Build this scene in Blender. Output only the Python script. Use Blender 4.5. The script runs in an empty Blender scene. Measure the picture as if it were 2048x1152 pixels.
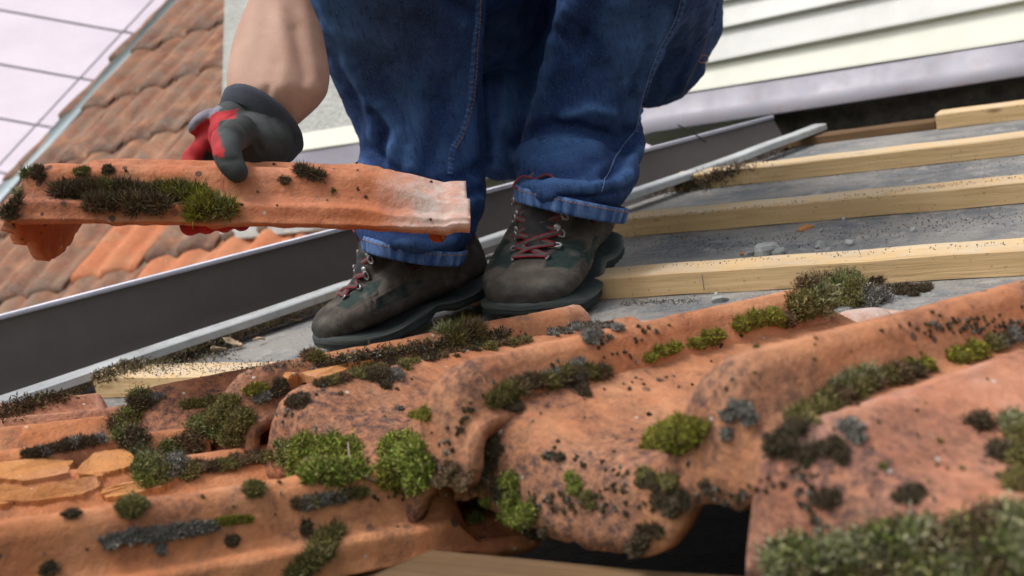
import bpy, math, random
import numpy as np
from mathutils import Vector, Matrix, noise
from mathutils.bvhtree import BVHTree
random.seed(7); RNG = np.random.default_rng(7)
C = bpy.context.scene.collection
SC = bpy.context.scene
R = math.radians

# ------------------------------------------------------------------ camera, world, sun
# "roof coordinates": x along the eaves, u up the slope, n off the roof surface (metres)
PITCH = R(22.02)
FPX = 2300.0
CAM = np.array([0, -0.88986, 0.35767])
CM = np.array([[0.83639024, 0.50817363, -0.20545301], [-0.05307961, -0.29797203, -0.9530977], [-0.54555836, 0.80806698, -0.22224724]])
cp, sp = math.cos(PITCH), math.sin(PITCH)
W3 = np.array([[1, 0, 0], [0, cp, -sp], [0, sp, cp]])          # roof -> world
WR = Matrix([list(W3[0]) + [0], list(W3[1]) + [0], list(W3[2]) + [0], [0, 0, 0, 1]])
cd = bpy.data.cameras.new('camera'); cam = bpy.data.objects.new('camera', cd); C.objects.link(cam)
cd.sensor_width = 36; cd.lens = FPX / 2048 * 36; cd.clip_start = 0.02; cd.clip_end = 400
rr = W3 @ CM[0]; dd = W3 @ CM[1]; ff = W3 @ CM[2]; cl = W3 @ CAM
cam.matrix_world = Matrix([[rr[0], -dd[0], -ff[0], cl[0]], [rr[1], -dd[1], -ff[1], cl[1]], [rr[2], -dd[2], -ff[2], cl[2]], [0, 0, 0, 1]])
cd.dof.use_dof = True; cd.dof.focus_distance = 1.15; cd.dof.aperture_fstop = 8.0
SC.camera = cam
wd = bpy.data.worlds.new('World'); SC.world = wd; wd.use_nodes = True
nt = wd.node_tree; nt.nodes.clear()
sky = nt.nodes.new('ShaderNodeTexSky'); sky.sky_type = 'NISHITA'; sky.sun_disc = False
SUN_EL, SUN_AZ = R(52), R(-148)
sky.sun_elevation = SUN_EL; sky.sun_rotation = SUN_AZ; sky.dust_density = 4; sky.air_density = 1.2
hs = nt.nodes.new('ShaderNodeHueSaturation'); hs.inputs['Saturation'].default_value = 0.35
bg = nt.nodes.new('ShaderNodeBackground'); bg.inputs['Strength'].default_value = 0.15
wo = nt.nodes.new('ShaderNodeOutputWorld')
nt.links.new(sky.outputs[0], hs.inputs['Color']); nt.links.new(hs.outputs[0], bg.inputs[0]); nt.links.new(bg.outputs[0], wo.inputs[0])
sl = bpy.data.lights.new('sun', 'SUN'); sl.energy = 1.3; sl.angle = R(14); sl.color = (1, 0.97, 0.93)
so = bpy.data.objects.new('sun', sl); C.objects.link(so)
sd = Vector((math.sin(SUN_AZ) * math.cos(SUN_EL), math.cos(SUN_AZ) * math.cos(SUN_EL), math.sin(SUN_EL)))
so.rotation_euler = sd.to_track_quat('Z', 'Y').to_euler(); so.location = (0, 0, 6)
SC.view_settings.view_transform = 'Standard'; SC.view_settings.look = 'None'; SC.view_settings.gamma = 1
SC.view_settings.exposure = 0.38

# ------------------------------------------------------------------ helpers
def ray(px, py):
    return CM.T @ np.array([(px - 1024) / FPX, (py - 576) / FPX, 1.0])
def atd(px, py, d): return CAM + ray(px, py) * d               # point at camera depth d
def atn(px, py, n):
    r = ray(px, py); return CAM + r * ((n - CAM[2]) / r[2])
def proj(P):
    q = (np.atleast_2d(P) - CAM) @ CM.T
    return np.stack([1024 + FPX * q[:, 0] / q[:, 2], 576 + FPX * q[:, 1] / q[:, 2], q[:, 2]], 1)
def norm(v): v = np.asarray(v, float); return v / (np.linalg.norm(v) + 1e-12)
UPW = np.array([0, sp, cp])                                    # world up in roof coords

def mk_mesh(name, V, F):
    me = bpy.data.meshes.new(name)
    V = np.asarray(V, np.float32)
    if isinstance(F, np.ndarray): F = [F]
    if isinstance(F, list) and len(F) and not isinstance(F[0], np.ndarray):
        me.from_pydata(V.tolist(), [], [list(map(int, f)) for f in F]); return me
    F = [f for f in F if len(f)]
    me.vertices.add(len(V)); me.vertices.foreach_set('co', V.ravel())
    nl = sum(f.size for f in F); me.loops.add(nl)
    me.loops.foreach_set('vertex_index', np.concatenate([f.ravel() for f in F]).astype(np.int32))
    npoly = sum(len(f) for f in F); me.polygons.add(npoly)
    tot = np.concatenate([np.full(len(f), f.shape[1]) for f in F]).astype(np.int32)
    st = np.concatenate([[0], np.cumsum(tot)[:-1]]).astype(np.int32)
    me.polygons.foreach_set('loop_start', st); me.polygons.foreach_set('loop_total', tot)
    me.update(calc_edges=True); me.validate()
    return me

def tag(o, label=None, cat=None, group=None, kind=None):
    if label: o['label'] = label
    if cat: o['category'] = cat
    if group: o['group'] = group
    if kind: o['kind'] = kind
    return o
def setparent(o, p):
    o.parent = p; o.matrix_parent_inverse = PMW[p.name].inverted()
PMW = {}
def obj(name, V, F, mat, parent=None, smooth=True, place=None, col=None, origin=None):
    """V in roof coords, or in the local frame given by place (4x4, roof coords)."""
    V = np.asarray(V, float)
    if place is None:
        if origin is None: origin = np.array([(V[:, 0].min() + V[:, 0].max()) / 2, (V[:, 1].min() + V[:, 1].max()) / 2, V[:, 2].min()])
        V = V - origin; place = Matrix.Translation(Vector(origin))
    me = mk_mesh(name, V, F)
    me.polygons.foreach_set('use_smooth', np.full(len(me.polygons), smooth))
    if col is not None:
        a = me.color_attributes.new('Col', 'FLOAT_COLOR', 'POINT')
        cc = np.ones((len(V), 4), np.float32); cc[:, :3] = col; a.data.foreach_set('color', cc.ravel())
    for m in (mat if isinstance(mat, (list, tuple)) else [mat]): me.materials.append(m)
    o = bpy.data.objects.new(name, me); C.objects.link(o)
    mw = WR @ place; PMW[o.name] = mw.copy()
    if parent is not None: setparent(o, parent)
    o.matrix_world = mw
    if parent is not None: o.matrix_basis = mw
    return o
def thing(name, label, cat, loc, group=None):
    o = bpy.data.objects.new(name, None); C.objects.link(o); o.empty_display_size = 0.05
    mw = WR @ Matrix.Translation(Vector(loc)); PMW[o.name] = mw.copy(); o.matrix_world = mw
    return tag(o, label, cat, group)

def join(parts):
    V = []; F = []; off = 0
    for v, f in parts:
        V.append(np.asarray(v, float)); F += [[i + off for i in g] for g in f]; off += len(v)
    return np.concatenate(V), F
def box(c, s, ax=None, bev=0.0):
    """box centre c, full sizes s, axes rows ax; small chamfer bev"""
    ax = np.eye(3) if ax is None else np.asarray(ax)
    h = np.array(s) / 2
    if bev <= 0:
        P = [np.array([x, y, z]) * h for x in (-1, 1) for y in (-1, 1) for z in (-1, 1)]
        F = [[0, 1, 3, 2], [4, 6, 7, 5], [0, 4, 5, 1], [2, 3, 7, 6], [0, 2, 6, 4], [1, 5, 7, 3]]
        return np.array(P) @ ax + c, F
    P = []; idx = {}
    for k in range(3):
        for sx in (-1, 1):
            for sy in (-1, 1):
                for sz in (-1, 1):
                    s3 = np.array([sx, sy, sz]); q = s3 * (h - bev); q[k] = s3[k] * h[k]
                    idx[(k, sx, sy, sz)] = len(P); P.append(q)
    F = []
    for k in range(3):
        for s0 in (-1, 1):
            r = []
            for (a, b) in ((-1, -1), (1, -1), (1, 1), (-1, 1)):
                t = [0, 0, 0]; t[k] = s0; t[(k + 1) % 3] = a; t[(k + 2) % 3] = b; r.append(idx[(k, *t)])
            F.append(r if s0 > 0 else r[::-1])
    for k in range(3):
        k1, k2 = (k + 1) % 3, (k + 2) % 3
        for a in (-1, 1):
            for b in (-1, 1):
                t0 = [0, 0, 0]; t1 = [0, 0, 0]; t0[k] = -1; t1[k] = 1
                for t in (t0, t1): t[k1] = a; t[k2] = b
                F.append([idx[(k1, *t0)], idx[(k1, *t1)], idx[(k2, *t1)], idx[(k2, *t0)]])
    for sx in (-1, 1):
        for sy in (-1, 1):
            for sz in (-1, 1): F.append([idx[(0, sx, sy, sz)], idx[(1, sx, sy, sz)], idx[(2, sx, sy, sz)]])
    return np.array(P) @ ax + c, F
def loft(secs, n=24, power=1.0, closed=False):
    """secs: (centre, A, B) ellipse vectors; capped"""
    V = []; F = []
    t = np.linspace(0, 2 * math.pi, n, endpoint=False)
    ct = np.sign(np.cos(t)) * np.abs(np.cos(t)) ** power; st = np.sign(np.sin(t)) * np.abs(np.sin(t)) ** power
    for c, A, B in secs:
        V.append(np.asarray(c) + np.outer(ct, A) + np.outer(st, B))
    m = len(secs)
    for i in range(m - 1):
        for j in range(n):
            F.append([i * n + j, i * n + (j + 1) % n, (i + 1) * n + (j + 1) % n, (i + 1) * n + j])
    V = np.concatenate(V)
    if not closed:
        F.append(list(range(n))[::-1]); F.append([(m - 1) * n + j for j in range(n)])
    return V, F
def tube(pts, rad, n=8):
    pts = [np.asarray(p, float) for p in pts]
    if np.isscalar(rad): rad = [rad] * len(pts)
    secs = []; ref = None
    for i, p in enumerate(pts):
        d = norm(pts[min(i + 1, len(pts) - 1)] - pts[max(i - 1, 0)])
        if ref is None:
            ref = np.array([0, 0, 1.0]) if abs(d[2]) < 0.9 else np.array([1.0, 0, 0])
        a = norm(np.cross(d, ref)); b = np.cross(a, d); ref = b
        secs.append((p, a * rad[i], b * rad[i]))
    return loft(secs, n)
def spline(pts, k=6):
    pts = [np.asarray(p, float) for p in pts]; out = []
    P = [2 * pts[0] - pts[1]] + pts + [2 * pts[-1] - pts[-2]]
    for i in range(1, len(P) - 2):
        for j in range(k):
            t = j / k
            out.append(0.5 * ((2 * P[i]) + (-P[i - 1] + P[i + 1]) * t + (2 * P[i - 1] - 5 * P[i] + 4 * P[i + 1] - P[i + 2]) * t * t + (-P[i - 1] + 3 * P[i] - 3 * P[i + 1] + P[i + 2]) * t ** 3))
    out.append(pts[-1]); return out
def ball(c, r, n=16, ax=None):
    ax = np.eye(3) if ax is None else np.asarray(ax); r = np.array([r] * 3) if np.isscalar(r) else np.array(r)
    secs = []
    for i in range(1, n):
        a = math.pi * i / n
        secs.append((np.asarray(c) + ax[2] * r[2] * math.cos(a), ax[0] * r[0] * math.sin(a), ax[1] * r[1] * math.sin(a)))
    return loft(secs, n * 2)
def capsule(p, q, r0, r1, k=6):
    p = np.asarray(p, float); q = np.asarray(q, float); d = norm(q - p)
    ref = np.array([0, 0, 1.0]) if abs(d[2]) < 0.9 else np.array([1.0, 0, 0])
    a = norm(np.cross(d, ref)); b = np.cross(a, d); secs = []
    for i in range(k):
        t = math.pi / 2 * (i + .3) / k; secs.append((p - d * r0 * math.cos(t), a * r0 * math.sin(t), b * r0 * math.sin(t)))
    for t in np.linspace(0, 1, 4): r = r0 + (r1 - r0) * t; secs.append((p + (q - p) * t, a * r, b * r))
    for i in range(k):
        t = math.pi / 2 * (1 - (i + .7) / k); secs.append((q + d * r1 * math.cos(t), a * r1 * math.sin(t), b * r1 * math.sin(t)))
    return loft(secs, 16)
def fuse(parts, voxel, smooth=3, fac=0.5):
    V, F = join(parts)
    me = bpy.data.meshes.new('tmp'); me.from_pydata(V.tolist(), [], F)
    o = bpy.data.objects.new('tmp', me); C.objects.link(o)
    m = o.modifiers.new('r', 'REMESH'); m.mode = 'VOXEL'; m.voxel_size = voxel
    if smooth:
        s = o.modifiers.new('s', 'SMOOTH'); s.iterations = smooth; s.factor = fac
    dg = bpy.context.evaluated_depsgraph_get(); e = o.evaluated_get(dg); m2 = e.to_mesh()
    V = np.empty(len(m2.vertices) * 3, np.float32); m2.vertices.foreach_get('co', V)
    N = np.empty(len(m2.vertices) * 3, np.float32); m2.vertices.foreach_get('normal', N)
    L = np.empty(len(m2.loops), np.int32); m2.loops.foreach_get('vertex_index', L)
    T = np.empty(len(m2.polygons), np.int32); m2.polygons.foreach_get('loop_total', T)
    e.to_mesh_clear(); bpy.data.objects.remove(o); bpy.data.meshes.remove(me)
    V = V.reshape(-1, 3).astype(float); N = N.reshape(-1, 3).astype(float)
    if (T == 4).all(): F = [L.reshape(-1, 4)]
    else:
        st = np.concatenate([[0], np.cumsum(T)[:-1]]); F = []
        for k in (3, 4): 
            s = st[T == k]; F.append(L[s[:, None] + np.arange(k)])
        F = [f for f in F if len(f)]
    return V, F, N
def normals(V, F):
    N = np.zeros_like(V)
    for f in F:
        a = np.cross(V[f[:, 2]] - V[f[:, 0]], V[f[:, -1]] - V[f[:, 1]])
        for k in range(f.shape[1]): np.add.at(N, f[:, k], a)
    return N / (np.linalg.norm(N, axis=1)[:, None] + 1e-12)
def bvh(V, F):
    if isinstance(F, list) and len(F) and isinstance(F[0], np.ndarray): F = [g for f in F for g in f.tolist()]
    return BVHTree.FromPolygons([tuple(v) for v in V], [tuple(g) for g in F])
def camhit(b, px, py, off=0.0):
    r = ray(px, py); l = np.linalg.norm(r); h = b.ray_cast(Vector(CAM), Vector(r / l), 20)
    if h[0] is None: return None
    return np.array(h[0]) + np.array(h[1]) * off, np.array(h[1])
def fbm(P, s, oct=3, seed=0.0):
    return np.array([noise.fractal(Vector((p[0] * s + seed, p[1] * s + seed * .7, p[2] * s)), 1.0, 2.0, oct) for p in P])
def seg_dist(XY, line):
    best = np.full(len(XY), 1e9); 
    for a, b in zip(line[:-1], line[1:]):
        a = np.array(a, float); b = np.array(b, float); d = b - a; t = np.clip(((XY - a) @ d) / (d @ d), 0, 1)
        best = np.minimum(best, np.linalg.norm(XY - (a + t[:, None] * d), axis=1))
    return best
def inpoly(XY, poly):
    x, y = XY[:, 0], XY[:, 1]; r = np.zeros(len(XY), bool); n = len(poly)
    for i in range(n):
        x0, y0 = poly[i]; x1, y1 = poly[(i + 1) % n]
        c = ((y0 > y) != (y1 > y)) & (x < (x1 - x0) * (y - y0) / (y1 - y0 + 1e-12) + x0); r ^= c
    return r

# ------------------------------------------------------------------ materials
def new_mat(name, rough=0.8, spec=0.3):
    m = bpy.data.materials.new(name); m.use_nodes = True; n = m.node_tree; b = n.nodes['Principled BSDF']
    b.inputs['Roughness'].default_value = rough; b.inputs['Specular IOR Level'].default_value = spec
    return m, n, b
class G:
    """tiny node-graph helper"""
    def __init__(s, nt): s.t = nt
    def n(s, typ, **kw):
        x = s.t.nodes.new(typ)
        for k, v in kw.items():
            if k in x.inputs.keys() if isinstance(k, str) else False: x.inputs[k].default_value = v
            else: setattr(x, k, v)
        return x
    def l(s, a, b): s.t.links.new(a, b)
    def coord(s, scale=(1, 1, 1), rand=True, kind='Object'):
        tc = s.n('ShaderNodeTexCoord'); mp = s.n('ShaderNodeMapping'); mp.inputs['Scale'].default_value = scale
        s.l(tc.outputs[kind], mp.inputs[0])
        if rand:
            oi = s.n('ShaderNodeObjectInfo'); mu = s.n('ShaderNodeMath', operation='MULTIPLY'); mu.inputs[1].default_value = 37.0
            s.l(oi.outputs['Random'], mu.inputs[0]); s.l(mu.outputs[0], mp.inputs['Location'])
        return mp.outputs[0]
    def noise(s, co, scale, detail=4, rough=.55, dist=0):
        x = s.n('ShaderNodeTexNoise'); x.inputs['Scale'].default_value = scale; x.inputs['Detail'].default_value = detail
        x.inputs['Roughness'].default_value = rough; x.inputs['Distortion'].default_value = dist; s.l(co, x.inputs['Vector']); return x.outputs['Fac']
    def vor(s, co, scale, feat='F1'):
        x = s.n('ShaderNodeTexVoronoi'); x.feature = feat; x.inputs['Scale'].default_value = scale; s.l(co, x.inputs['Vector']); return x.outputs['Distance']
    def ramp(s, f, a, b, ca=(0, 0, 0), cb=(1, 1, 1)):
        x = s.n('ShaderNodeValToRGB'); e = x.color_ramp.elements; e[0].position = a; e[1].position = b
        e[0].color = (*ca, 1); e[1].color = (*cb, 1); s.l(f, x.inputs[0]); return x.outputs[0]
    def mix(s, f, a, b, mode='MIX'):
        x = s.n('ShaderNodeMix'); x.data_type = 'RGBA'; x.blend_type = mode
        for v, i in ((f, 0), (a, 6), (b, 7)):
            if isinstance(v, (int, float)): x.inputs[i].default_value = v
            elif isinstance(v, tuple): x.inputs[i].default_value = (*v, 1)
            else: s.l(v, x.inputs[i])
        return x.outputs[2]
    def math(s, op, a, b=0.0, clamp=False):
        x = s.n('ShaderNodeMath', operation=op); x.use_clamp = clamp
        for v, i in ((a, 0), (b, 1)):
            if isinstance(v, (int, float)): x.inputs[i].default_value = v
            else: s.l(v, x.inputs[i])
        return x.outputs[0]
    def bump(s, b, h, strength=.4, dist=.002):
        x = s.n('ShaderNodeBump'); x.inputs['Strength'].default_value = strength; x.inputs['Distance'].default_value = dist
        s.l(h, x.inputs['Height']); s.l(x.outputs[0], b.inputs['Normal'])
    def sep(s, co):
        x = s.n('ShaderNodeSeparateXYZ'); s.l(co, x.inputs[0]); return x.outputs

def clay(name, base, light, dark=(.075, .048, .045), stain=.5, nose=.8, white=.0, spots=1.0, grey=0.0, pale=(.50, .25, .14), wt=.375):
    m, nt, b = new_mat(name, .95, .15); g = G(nt)
    raw = g.coord(rand=False); xyz = g.sep(raw); co = g.coord()
    n1 = g.noise(co, 9, 5, .6); c = g.mix(g.ramp(n1, .35, .68), base, light)
    c = g.mix(g.ramp(g.noise(co, 16, 4), .5, .72), c, pale)
    n5 = g.noise(co, 90, 3, .7); c = g.mix(g.math('MULTIPLY', g.ramp(n5, .35, .75), .45), c, tuple(x * .62 for x in base))
    # weather staining: thick dark film near the nose and along the crests, patchy elsewhere
    nz = g.math('SUBTRACT', 1.0, g.math('MULTIPLY', g.math('ADD', xyz[1], .01), 7.5), True)
    cr = g.math('MULTIPLY', g.math('SUBTRACT', xyz[2], .018), 26.0, True)
    s1 = g.noise(co, 14, 8, .72, .6)
    ms = g.math('ADD', g.math('MULTIPLY', nz, .22 * nose), g.math('MULTIPLY', cr, .045)); f = g.math('ADD', s1, ms); pt = g.ramp(g.noise(co, 5, 4, .6), .42, .7); f = g.math('ADD', f, g.math('MULTIPLY', pt, .09))
    sf = g.math('MULTIPLY', g.ramp(f, .54, .78), stain * 1.3, True)
    fine = g.ramp(g.noise(co, 160, 4, .8), .3, .62)
    sf2 = g.math('MULTIPLY', sf, fine); c = g.mix(sf2, c, dark)
    c = g.mix(g.math('MULTIPLY', g.ramp(g.noise(co, 34, 6, .75), .6, .72), .55 * stain), c, dark)
    # long water streaks down the pan
    st = g.n('ShaderNodeMapping'); st.inputs['Scale'].default_value = (60, 7, 10); g.l(co, st.inputs[0])
    c = g.mix(g.math('MULTIPLY', g.ramp(g.noise(st.outputs[0], 1, 4), .52, .75), .5 * stain), c, tuple(x * .5 for x in base))
    if grey: c = g.mix(g.math('MULTIPLY', g.ramp(g.noise(co, 22, 6, .7), .42, .66), grey), c, (.21, .19, .15))
    if white:
        wf = g.math('MULTIPLY', g.math('SUBTRACT', g.math('ADD', xyz[1], g.math('MULTIPLY', g.noise(co, 30, 4), .06)), wt), 22.0, True)
        c = g.mix(g.math('MULTIPLY', g.math('MULTIPLY', wf, g.ramp(g.noise(co, 40, 6, .7), .25, .6)), white), c, (.50, .44, .41))
    v = g.vor(co, 55); vm = g.math('LESS_THAN', v, .17); rn = g.ramp(g.noise(co, 7, 2), .55, .6)
    c = g.mix(g.math('MULTIPLY', g.math('MULTIPLY', vm, rn), .8 * spots), c, (.05, .045, .045))
    lc = g.noise(co, 60, 5, .75, 1.5); c = g.mix(g.math('MULTIPLY', g.math('MULTIPLY', g.ramp(lc, .60, .66), g.ramp(g.noise(co, 8, 3), .5, .6)), .6), c, (.17, .15, .13))
    v2 = g.vor(co, 38); c = g.mix(g.math('MULTIPLY', g.math('LESS_THAN', v2, .06), .8), c, (.5, .47, .42))
    g.l(c, b.inputs['Base Color'])
    h = g.math('ADD', g.math('MULTIPLY', g.noise(co, 260, 3, .7), .5), g.math('MULTIPLY', g.noise(co, 45, 5), 1.0))
    g.bump(b, h, .8, .003)
    return m
M_clayB = clay('terracotta_low', (.46, .165, .07), (.58, .26, .125), stain=.95, nose=.9, white=0)
M_clay = clay('terracotta_weathered', (.44, .17, .08), (.57, .28, .15), stain=.95, nose=1.2, white=.85, wt=.405)
M_clay2 = clay('terracotta_pink', (.47, .19, .11), (.57, .29, .18), stain=.95, nose=.8, white=.7, pale=(.55, .33, .27))
M_under = clay('terracotta_underside', (.42, .10, .03), (.5, .15, .05), stain=.35, nose=.3)
M_held = clay('terracotta_held', (.47, .155, .07), (.58, .25, .15), stain=.6, nose=.6, white=.85, wt=.335)
M_far = clay('terracotta_far', (.25, .115, .075), (.34, .175, .115), stain=.7, nose=1.2, grey=.6, spots=.3)
M_far2 = clay('terracotta_far_clean', (.50, .17, .08), (.56, .24, .13), stain=.2, nose=.3, grey=.05, spots=.3)
M_raw = clay('terracotta_broken', (.48, .2, .07), (.58, .27, .1), stain=.4, nose=0)

def wood(name, a, bcol, dust=(.5, .47, .42), dustk=.5):
    m, nt, b = new_mat(name, .85, .2); g = G(nt)
    co = g.coord(); raw = g.coord(rand=False, kind='Normal') 
    mp = g.n('ShaderNodeMapping'); mp.inputs['Scale'].default_value = (3, 70, 70); g.l(co, mp.inputs[0])
    gr = g.noise(mp.outputs[0], 1, 5, .6, .8); c = g.mix(g.ramp(gr, .3, .7), a, bcol)
    mp2 = g.n('ShaderNodeMapping'); mp2.inputs['Scale'].default_value = (12, 260, 260); g.l(co, mp2.inputs[0])
    gr2 = g.noise(mp2.outputs[0], 1, 3); c = g.mix(g.math('MULTIPLY', g.ramp(gr2, .5, .8), .45), c, tuple(x * .55 for x in a))
    kn = g.n('ShaderNodeMapping'); kn.inputs['Scale'].default_value = (7, 22, 22); g.l(co, kn.inputs[0])
    c = g.mix(g.math('MULTIPLY', g.ramp(g.vor(kn.outputs[0], 1), .05, .13, (1, 1, 1), (0, 0, 0)), .7), c, (.2, .1, .045))
    z = g.sep(raw)[2]; up = g.math('MULTIPLY', g.math('SUBTRACT', z, .55), 4.0, True)
    c = g.mix(g.math('MULTIPLY', g.math('MULTIPLY', up, g.ramp(g.noise(co, 24, 6, .7), .38, .6)), dustk), c, dust)
    c = g.mix(g.math('MULTIPLY', g.ramp(g.noise(co, 130, 4, .7), .62, .7), .6), c, (.08, .06, .045))
    c = g.mix(g.math('MULTIPLY', g.ramp(g.noise(co, 5, 3, .5), .5, .75), .35), c, tuple(x * .6 for x in a))
    g.l(c, b.inputs['Base Color'])
    g.bump(b, g.math('ADD', gr2, g.math('MULTIPLY', gr, .6)), .5, .0015)
    return m
M_batten = wood('batten_wood', (.58, .385, .19), (.72, .52, .29), dustk=.45)
M_oldwood = wood('old_batten_wood', (.10, .055, .026), (.20, .12, .06), dust=(.2, .15, .1), dustk=.2)

def membrane():
    m, nt, b = new_mat('underlay', .75, .3); g = G(nt); co = g.coord(rand=False)
    c = g.mix(g.ramp(g.noise(co, 6, 6, .65), .4, .6), (.12, .13, .145), (.26, .25, .235))
    c = g.mix(g.ramp(g.noise(co, 26, 6, .7), .52, .66), c, (.34, .32, .295))
    c = g.mix(g.math('MULTIPLY', g.ramp(g.noise(co, 120, 4, .7), .58, .68), .7), c, (.045, .04, .035))
    c = g.mix(g.math('MULTIPLY', g.math('LESS_THAN', g.vor(co, 130), .16), .8), c, (.40, .38, .35))
    c = g.mix(g.math('MULTIPLY', g.math('LESS_THAN', g.vor(co, 47), .07), .8), c, (.38, .13, .06))
    mpw = g.n('ShaderNodeMapping'); mpw.inputs['Scale'].default_value = (4, 22, 1); g.l(co, mpw.inputs[0]); wv = g.noise(mpw.outputs[0], 1, 4, .6, 1.0)
    c = g.mix(g.math('MULTIPLY', g.ramp(wv, .5, .62), .45), c, (.30, .27, .235))
    g.l(c, b.inputs['Base Color']); g.bump(b, g.math('ADD', g.math('ADD', g.noise(co, 200, 4), g.noise(co, 18, 3)), g.math('MULTIPLY', wv, 3.0)), .7, .004)
    return m
M_deck = membrane()
def metal(name, a, bcol, rough=.5, met=0.0, sc=8, dirt=(.2, .17, .14), dk=.3, rust=0):
    m, nt, b = new_mat(name, rough, .4); g = G(nt); co = g.coord(rand=False)
    b.inputs['Metallic'].default_value = met
    c = g.mix(g.ramp(g.noise(co, sc, 5, .6), .35, .65), a, bcol)
    c = g.mix(g.math('MULTIPLY', g.ramp(g.noise(co, 40, 6, .75), .5, .7), dk), c, dirt)
    c = g.mix(g.math('MULTIPLY', g.math('LESS_THAN', g.vor(co, 60), .09), .6 * (1 if dk > .2 else 0)), c, (.45, .42, .4))
    if rust: c = g.mix(g.math('MULTIPLY', g.ramp(g.noise(co, 12, 6, .7), .52, .62), rust), c, (.2, .09, .05))
    g.l(c, b.inputs['Base Color']); g.bump(b, g.noise(co, 60, 4), .15, .001)
    rp = g.ramp(g.noise(co, 14, 4), .3, .7, (rough - .1,) * 3, (rough + .12,) * 3); g.l(rp, b.inputs['Roughness'])
    return m
M_band = metal('dark_brown_sheet', (.085, .073, .068), (.10, .087, .08), .5, 0, dirt=(.16, .14, .13), dk=.19)
M_bandtop = metal('sheet_fold', (.38, .38, .44), (.46, .46, .53), .4, .2, dk=.12)
M_rail = metal('zinc_rail', (.44, .46, .47), (.60, .62, .63), .45, .3, dirt=(.22, .2, .17), dk=.55)
M_flash = metal('flashing_sheet', (.22, .21, .255), (.31, .30, .35), .5, .1, sc=5, dirt=(.26, .17, .16), dk=.45)
M_paint = metal('white_painted_board', (.58, .58, .56), (.68, .68, .65), .5, 0, sc=4, dirt=(.45, .43, .4), dk=.18)
M_cream = metal('cream_painted_board', (.66, .66, .57), (.73, .73, .64), .5, 0, sc=4, dirt=(.5, .48, .4), dk=.1)
M_verge = metal('verge_trim', (.50, .58, .62), (.62, .70, .74), .4, .1, dk=.08)
M_chrome = metal('hook_metal', (.32, .34, .35), (.42, .44, .45), .35, .8, dk=.2)
def plain(name, base, var=.25, sc=30, rough=.85, bump=.3, bd=.001, sc2=200):
    m, nt, b = new_mat(name, rough, .25); g = G(nt); co = g.coord()
    c = g.mix(g.ramp(g.noise(co, sc, 5, .6), .3, .7), tuple(x * (1 - var) for x in base), tuple(min(1, x * (1 + var)) for x in base))
    g.l(c, b.inputs['Base Color']); g.bump(b, g.noise(co, sc2, 4, .6), bump, bd); return m
M_render = plain('rough_render', (.50, .50, .48), .12, 20, .95, 1.0, .006, 90)
M_masonry = plain('dark_masonry', (.05, .045, .038), .6, 30, .95, 1, .006, 60)
M_panel = metal('pink_panel', (.60, .52, .59), (.69, .61, .68), .6, 0, sc=1.5, dirt=(.55, .42, .42), dk=.18)
M_joint = plain('panel_joint', (.48, .43, .45), .1, 5)
M_gapshade = plain('gap_shade_black', (.012, .010, .008), .6, 40, 1, 1, .004, 150)  # near black: shade of the gap under the tiles, put into the colour
M_stone = plain('mortar_stone', (.36, .37, .36), .3, 40, .95, .8, .003, 150)
M_leaf = plain('dry_leaf', (.38, .28, .19), .35, 40, .8)
M_grass = plain('ground_grass', (.06, .09, .03), .4, 2)
M_house = plain('house_plaster', (.5, .48, .44), .1, 3)
M_twig = plain('twig', (.28, .22, .16), .3, 60)

def attr_mat(name, rough=.9, bumpsc=400, bump=.4, bd=.001, trans=0, spec=.2, weave=False):
    m, nt, b = new_mat(name, rough, spec); g = G(nt); a = g.n('ShaderNodeAttribute', attribute_name='Col'); co = g.coord(rand=False)
    c = g.mix(g.math('MULTIPLY', g.ramp(g.noise(co, bumpsc * .25, 5, .7), .3, .75), .35), a.outputs['Color'], (0, 0, 0))
    g.l(c, b.inputs['Base Color'])
    if bump: g.bump(b, g.noise(co, bumpsc, 3, .7), bump, bd)
    return m
M_moss = attr_mat('moss', 1, bump=0)
M_boot = attr_mat('boot_leather', .8, 500, .5, .0008)
M_glove = attr_mat('glove_fabric', .75, 350, .4, .0008)

def denim():
    m, nt, b = new_mat('denim', .85, .15); g = G(nt); a = g.n('ShaderNodeAttribute', attribute_name='Col'); co = g.coord(rand=False)
    mp = g.n('ShaderNodeMapping'); mp.inputs['Scale'].default_value = (900, 900, 90); g.l(co, mp.inputs[0])
    w = g.noise(mp.outputs[0], 1, 3, .7); c = g.mix(g.math('MULTIPLY', g.ramp(w, .45, .75), .28), a.outputs['Color'], (.09, .16, .32))
    mp2 = g.n('ShaderNodeMapping'); mp2.inputs['Scale'].default_value = (250, 250, 30); g.l(co, mp2.inputs[0])
    c = g.mix(g.math('MULTIPLY', g.ramp(g.noise(mp2.outputs[0], 1, 4, .6), .5, .7), .55), c, (.008, .014, .04))
    sp_ = g.math('LESS_THAN', g.vor(co, 420), .13); c = g.mix(g.math('MULTIPLY', sp_, .45), c, (.30, .38, .5))
    g.l(c, b.inputs['Base Color'])
    g.bump(b, g.math("ADD", w, g.math('MULTIPLY', g.noise(co, 60, 4), .8)), .5, .0015); return m
M_denim = denim()
def skin():
    m, nt, b = new_mat('skin', .62, .3); g = G(nt); co = g.coord(rand=False)
    c = g.mix(g.ramp(g.noise(co, 18, 5, .6), .35, .7), (.36, .205, .15), (.45, .28, .21))
    c = g.mix(g.math('MULTIPLY', g.ramp(g.noise(co, 45, 4, .6), .55, .75), .35), c, (.32, .15, .11))
    g.l(c, b.inputs['Base Color']); b.inputs['Subsurface Weight'].default_value = .12; b.inputs['Subsurface Radius'].default_value = (.01, .004, .002)
    g.bump(b, g.noise(co, 350, 3), .3, .0008); return m
M_skin = skin()
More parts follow.
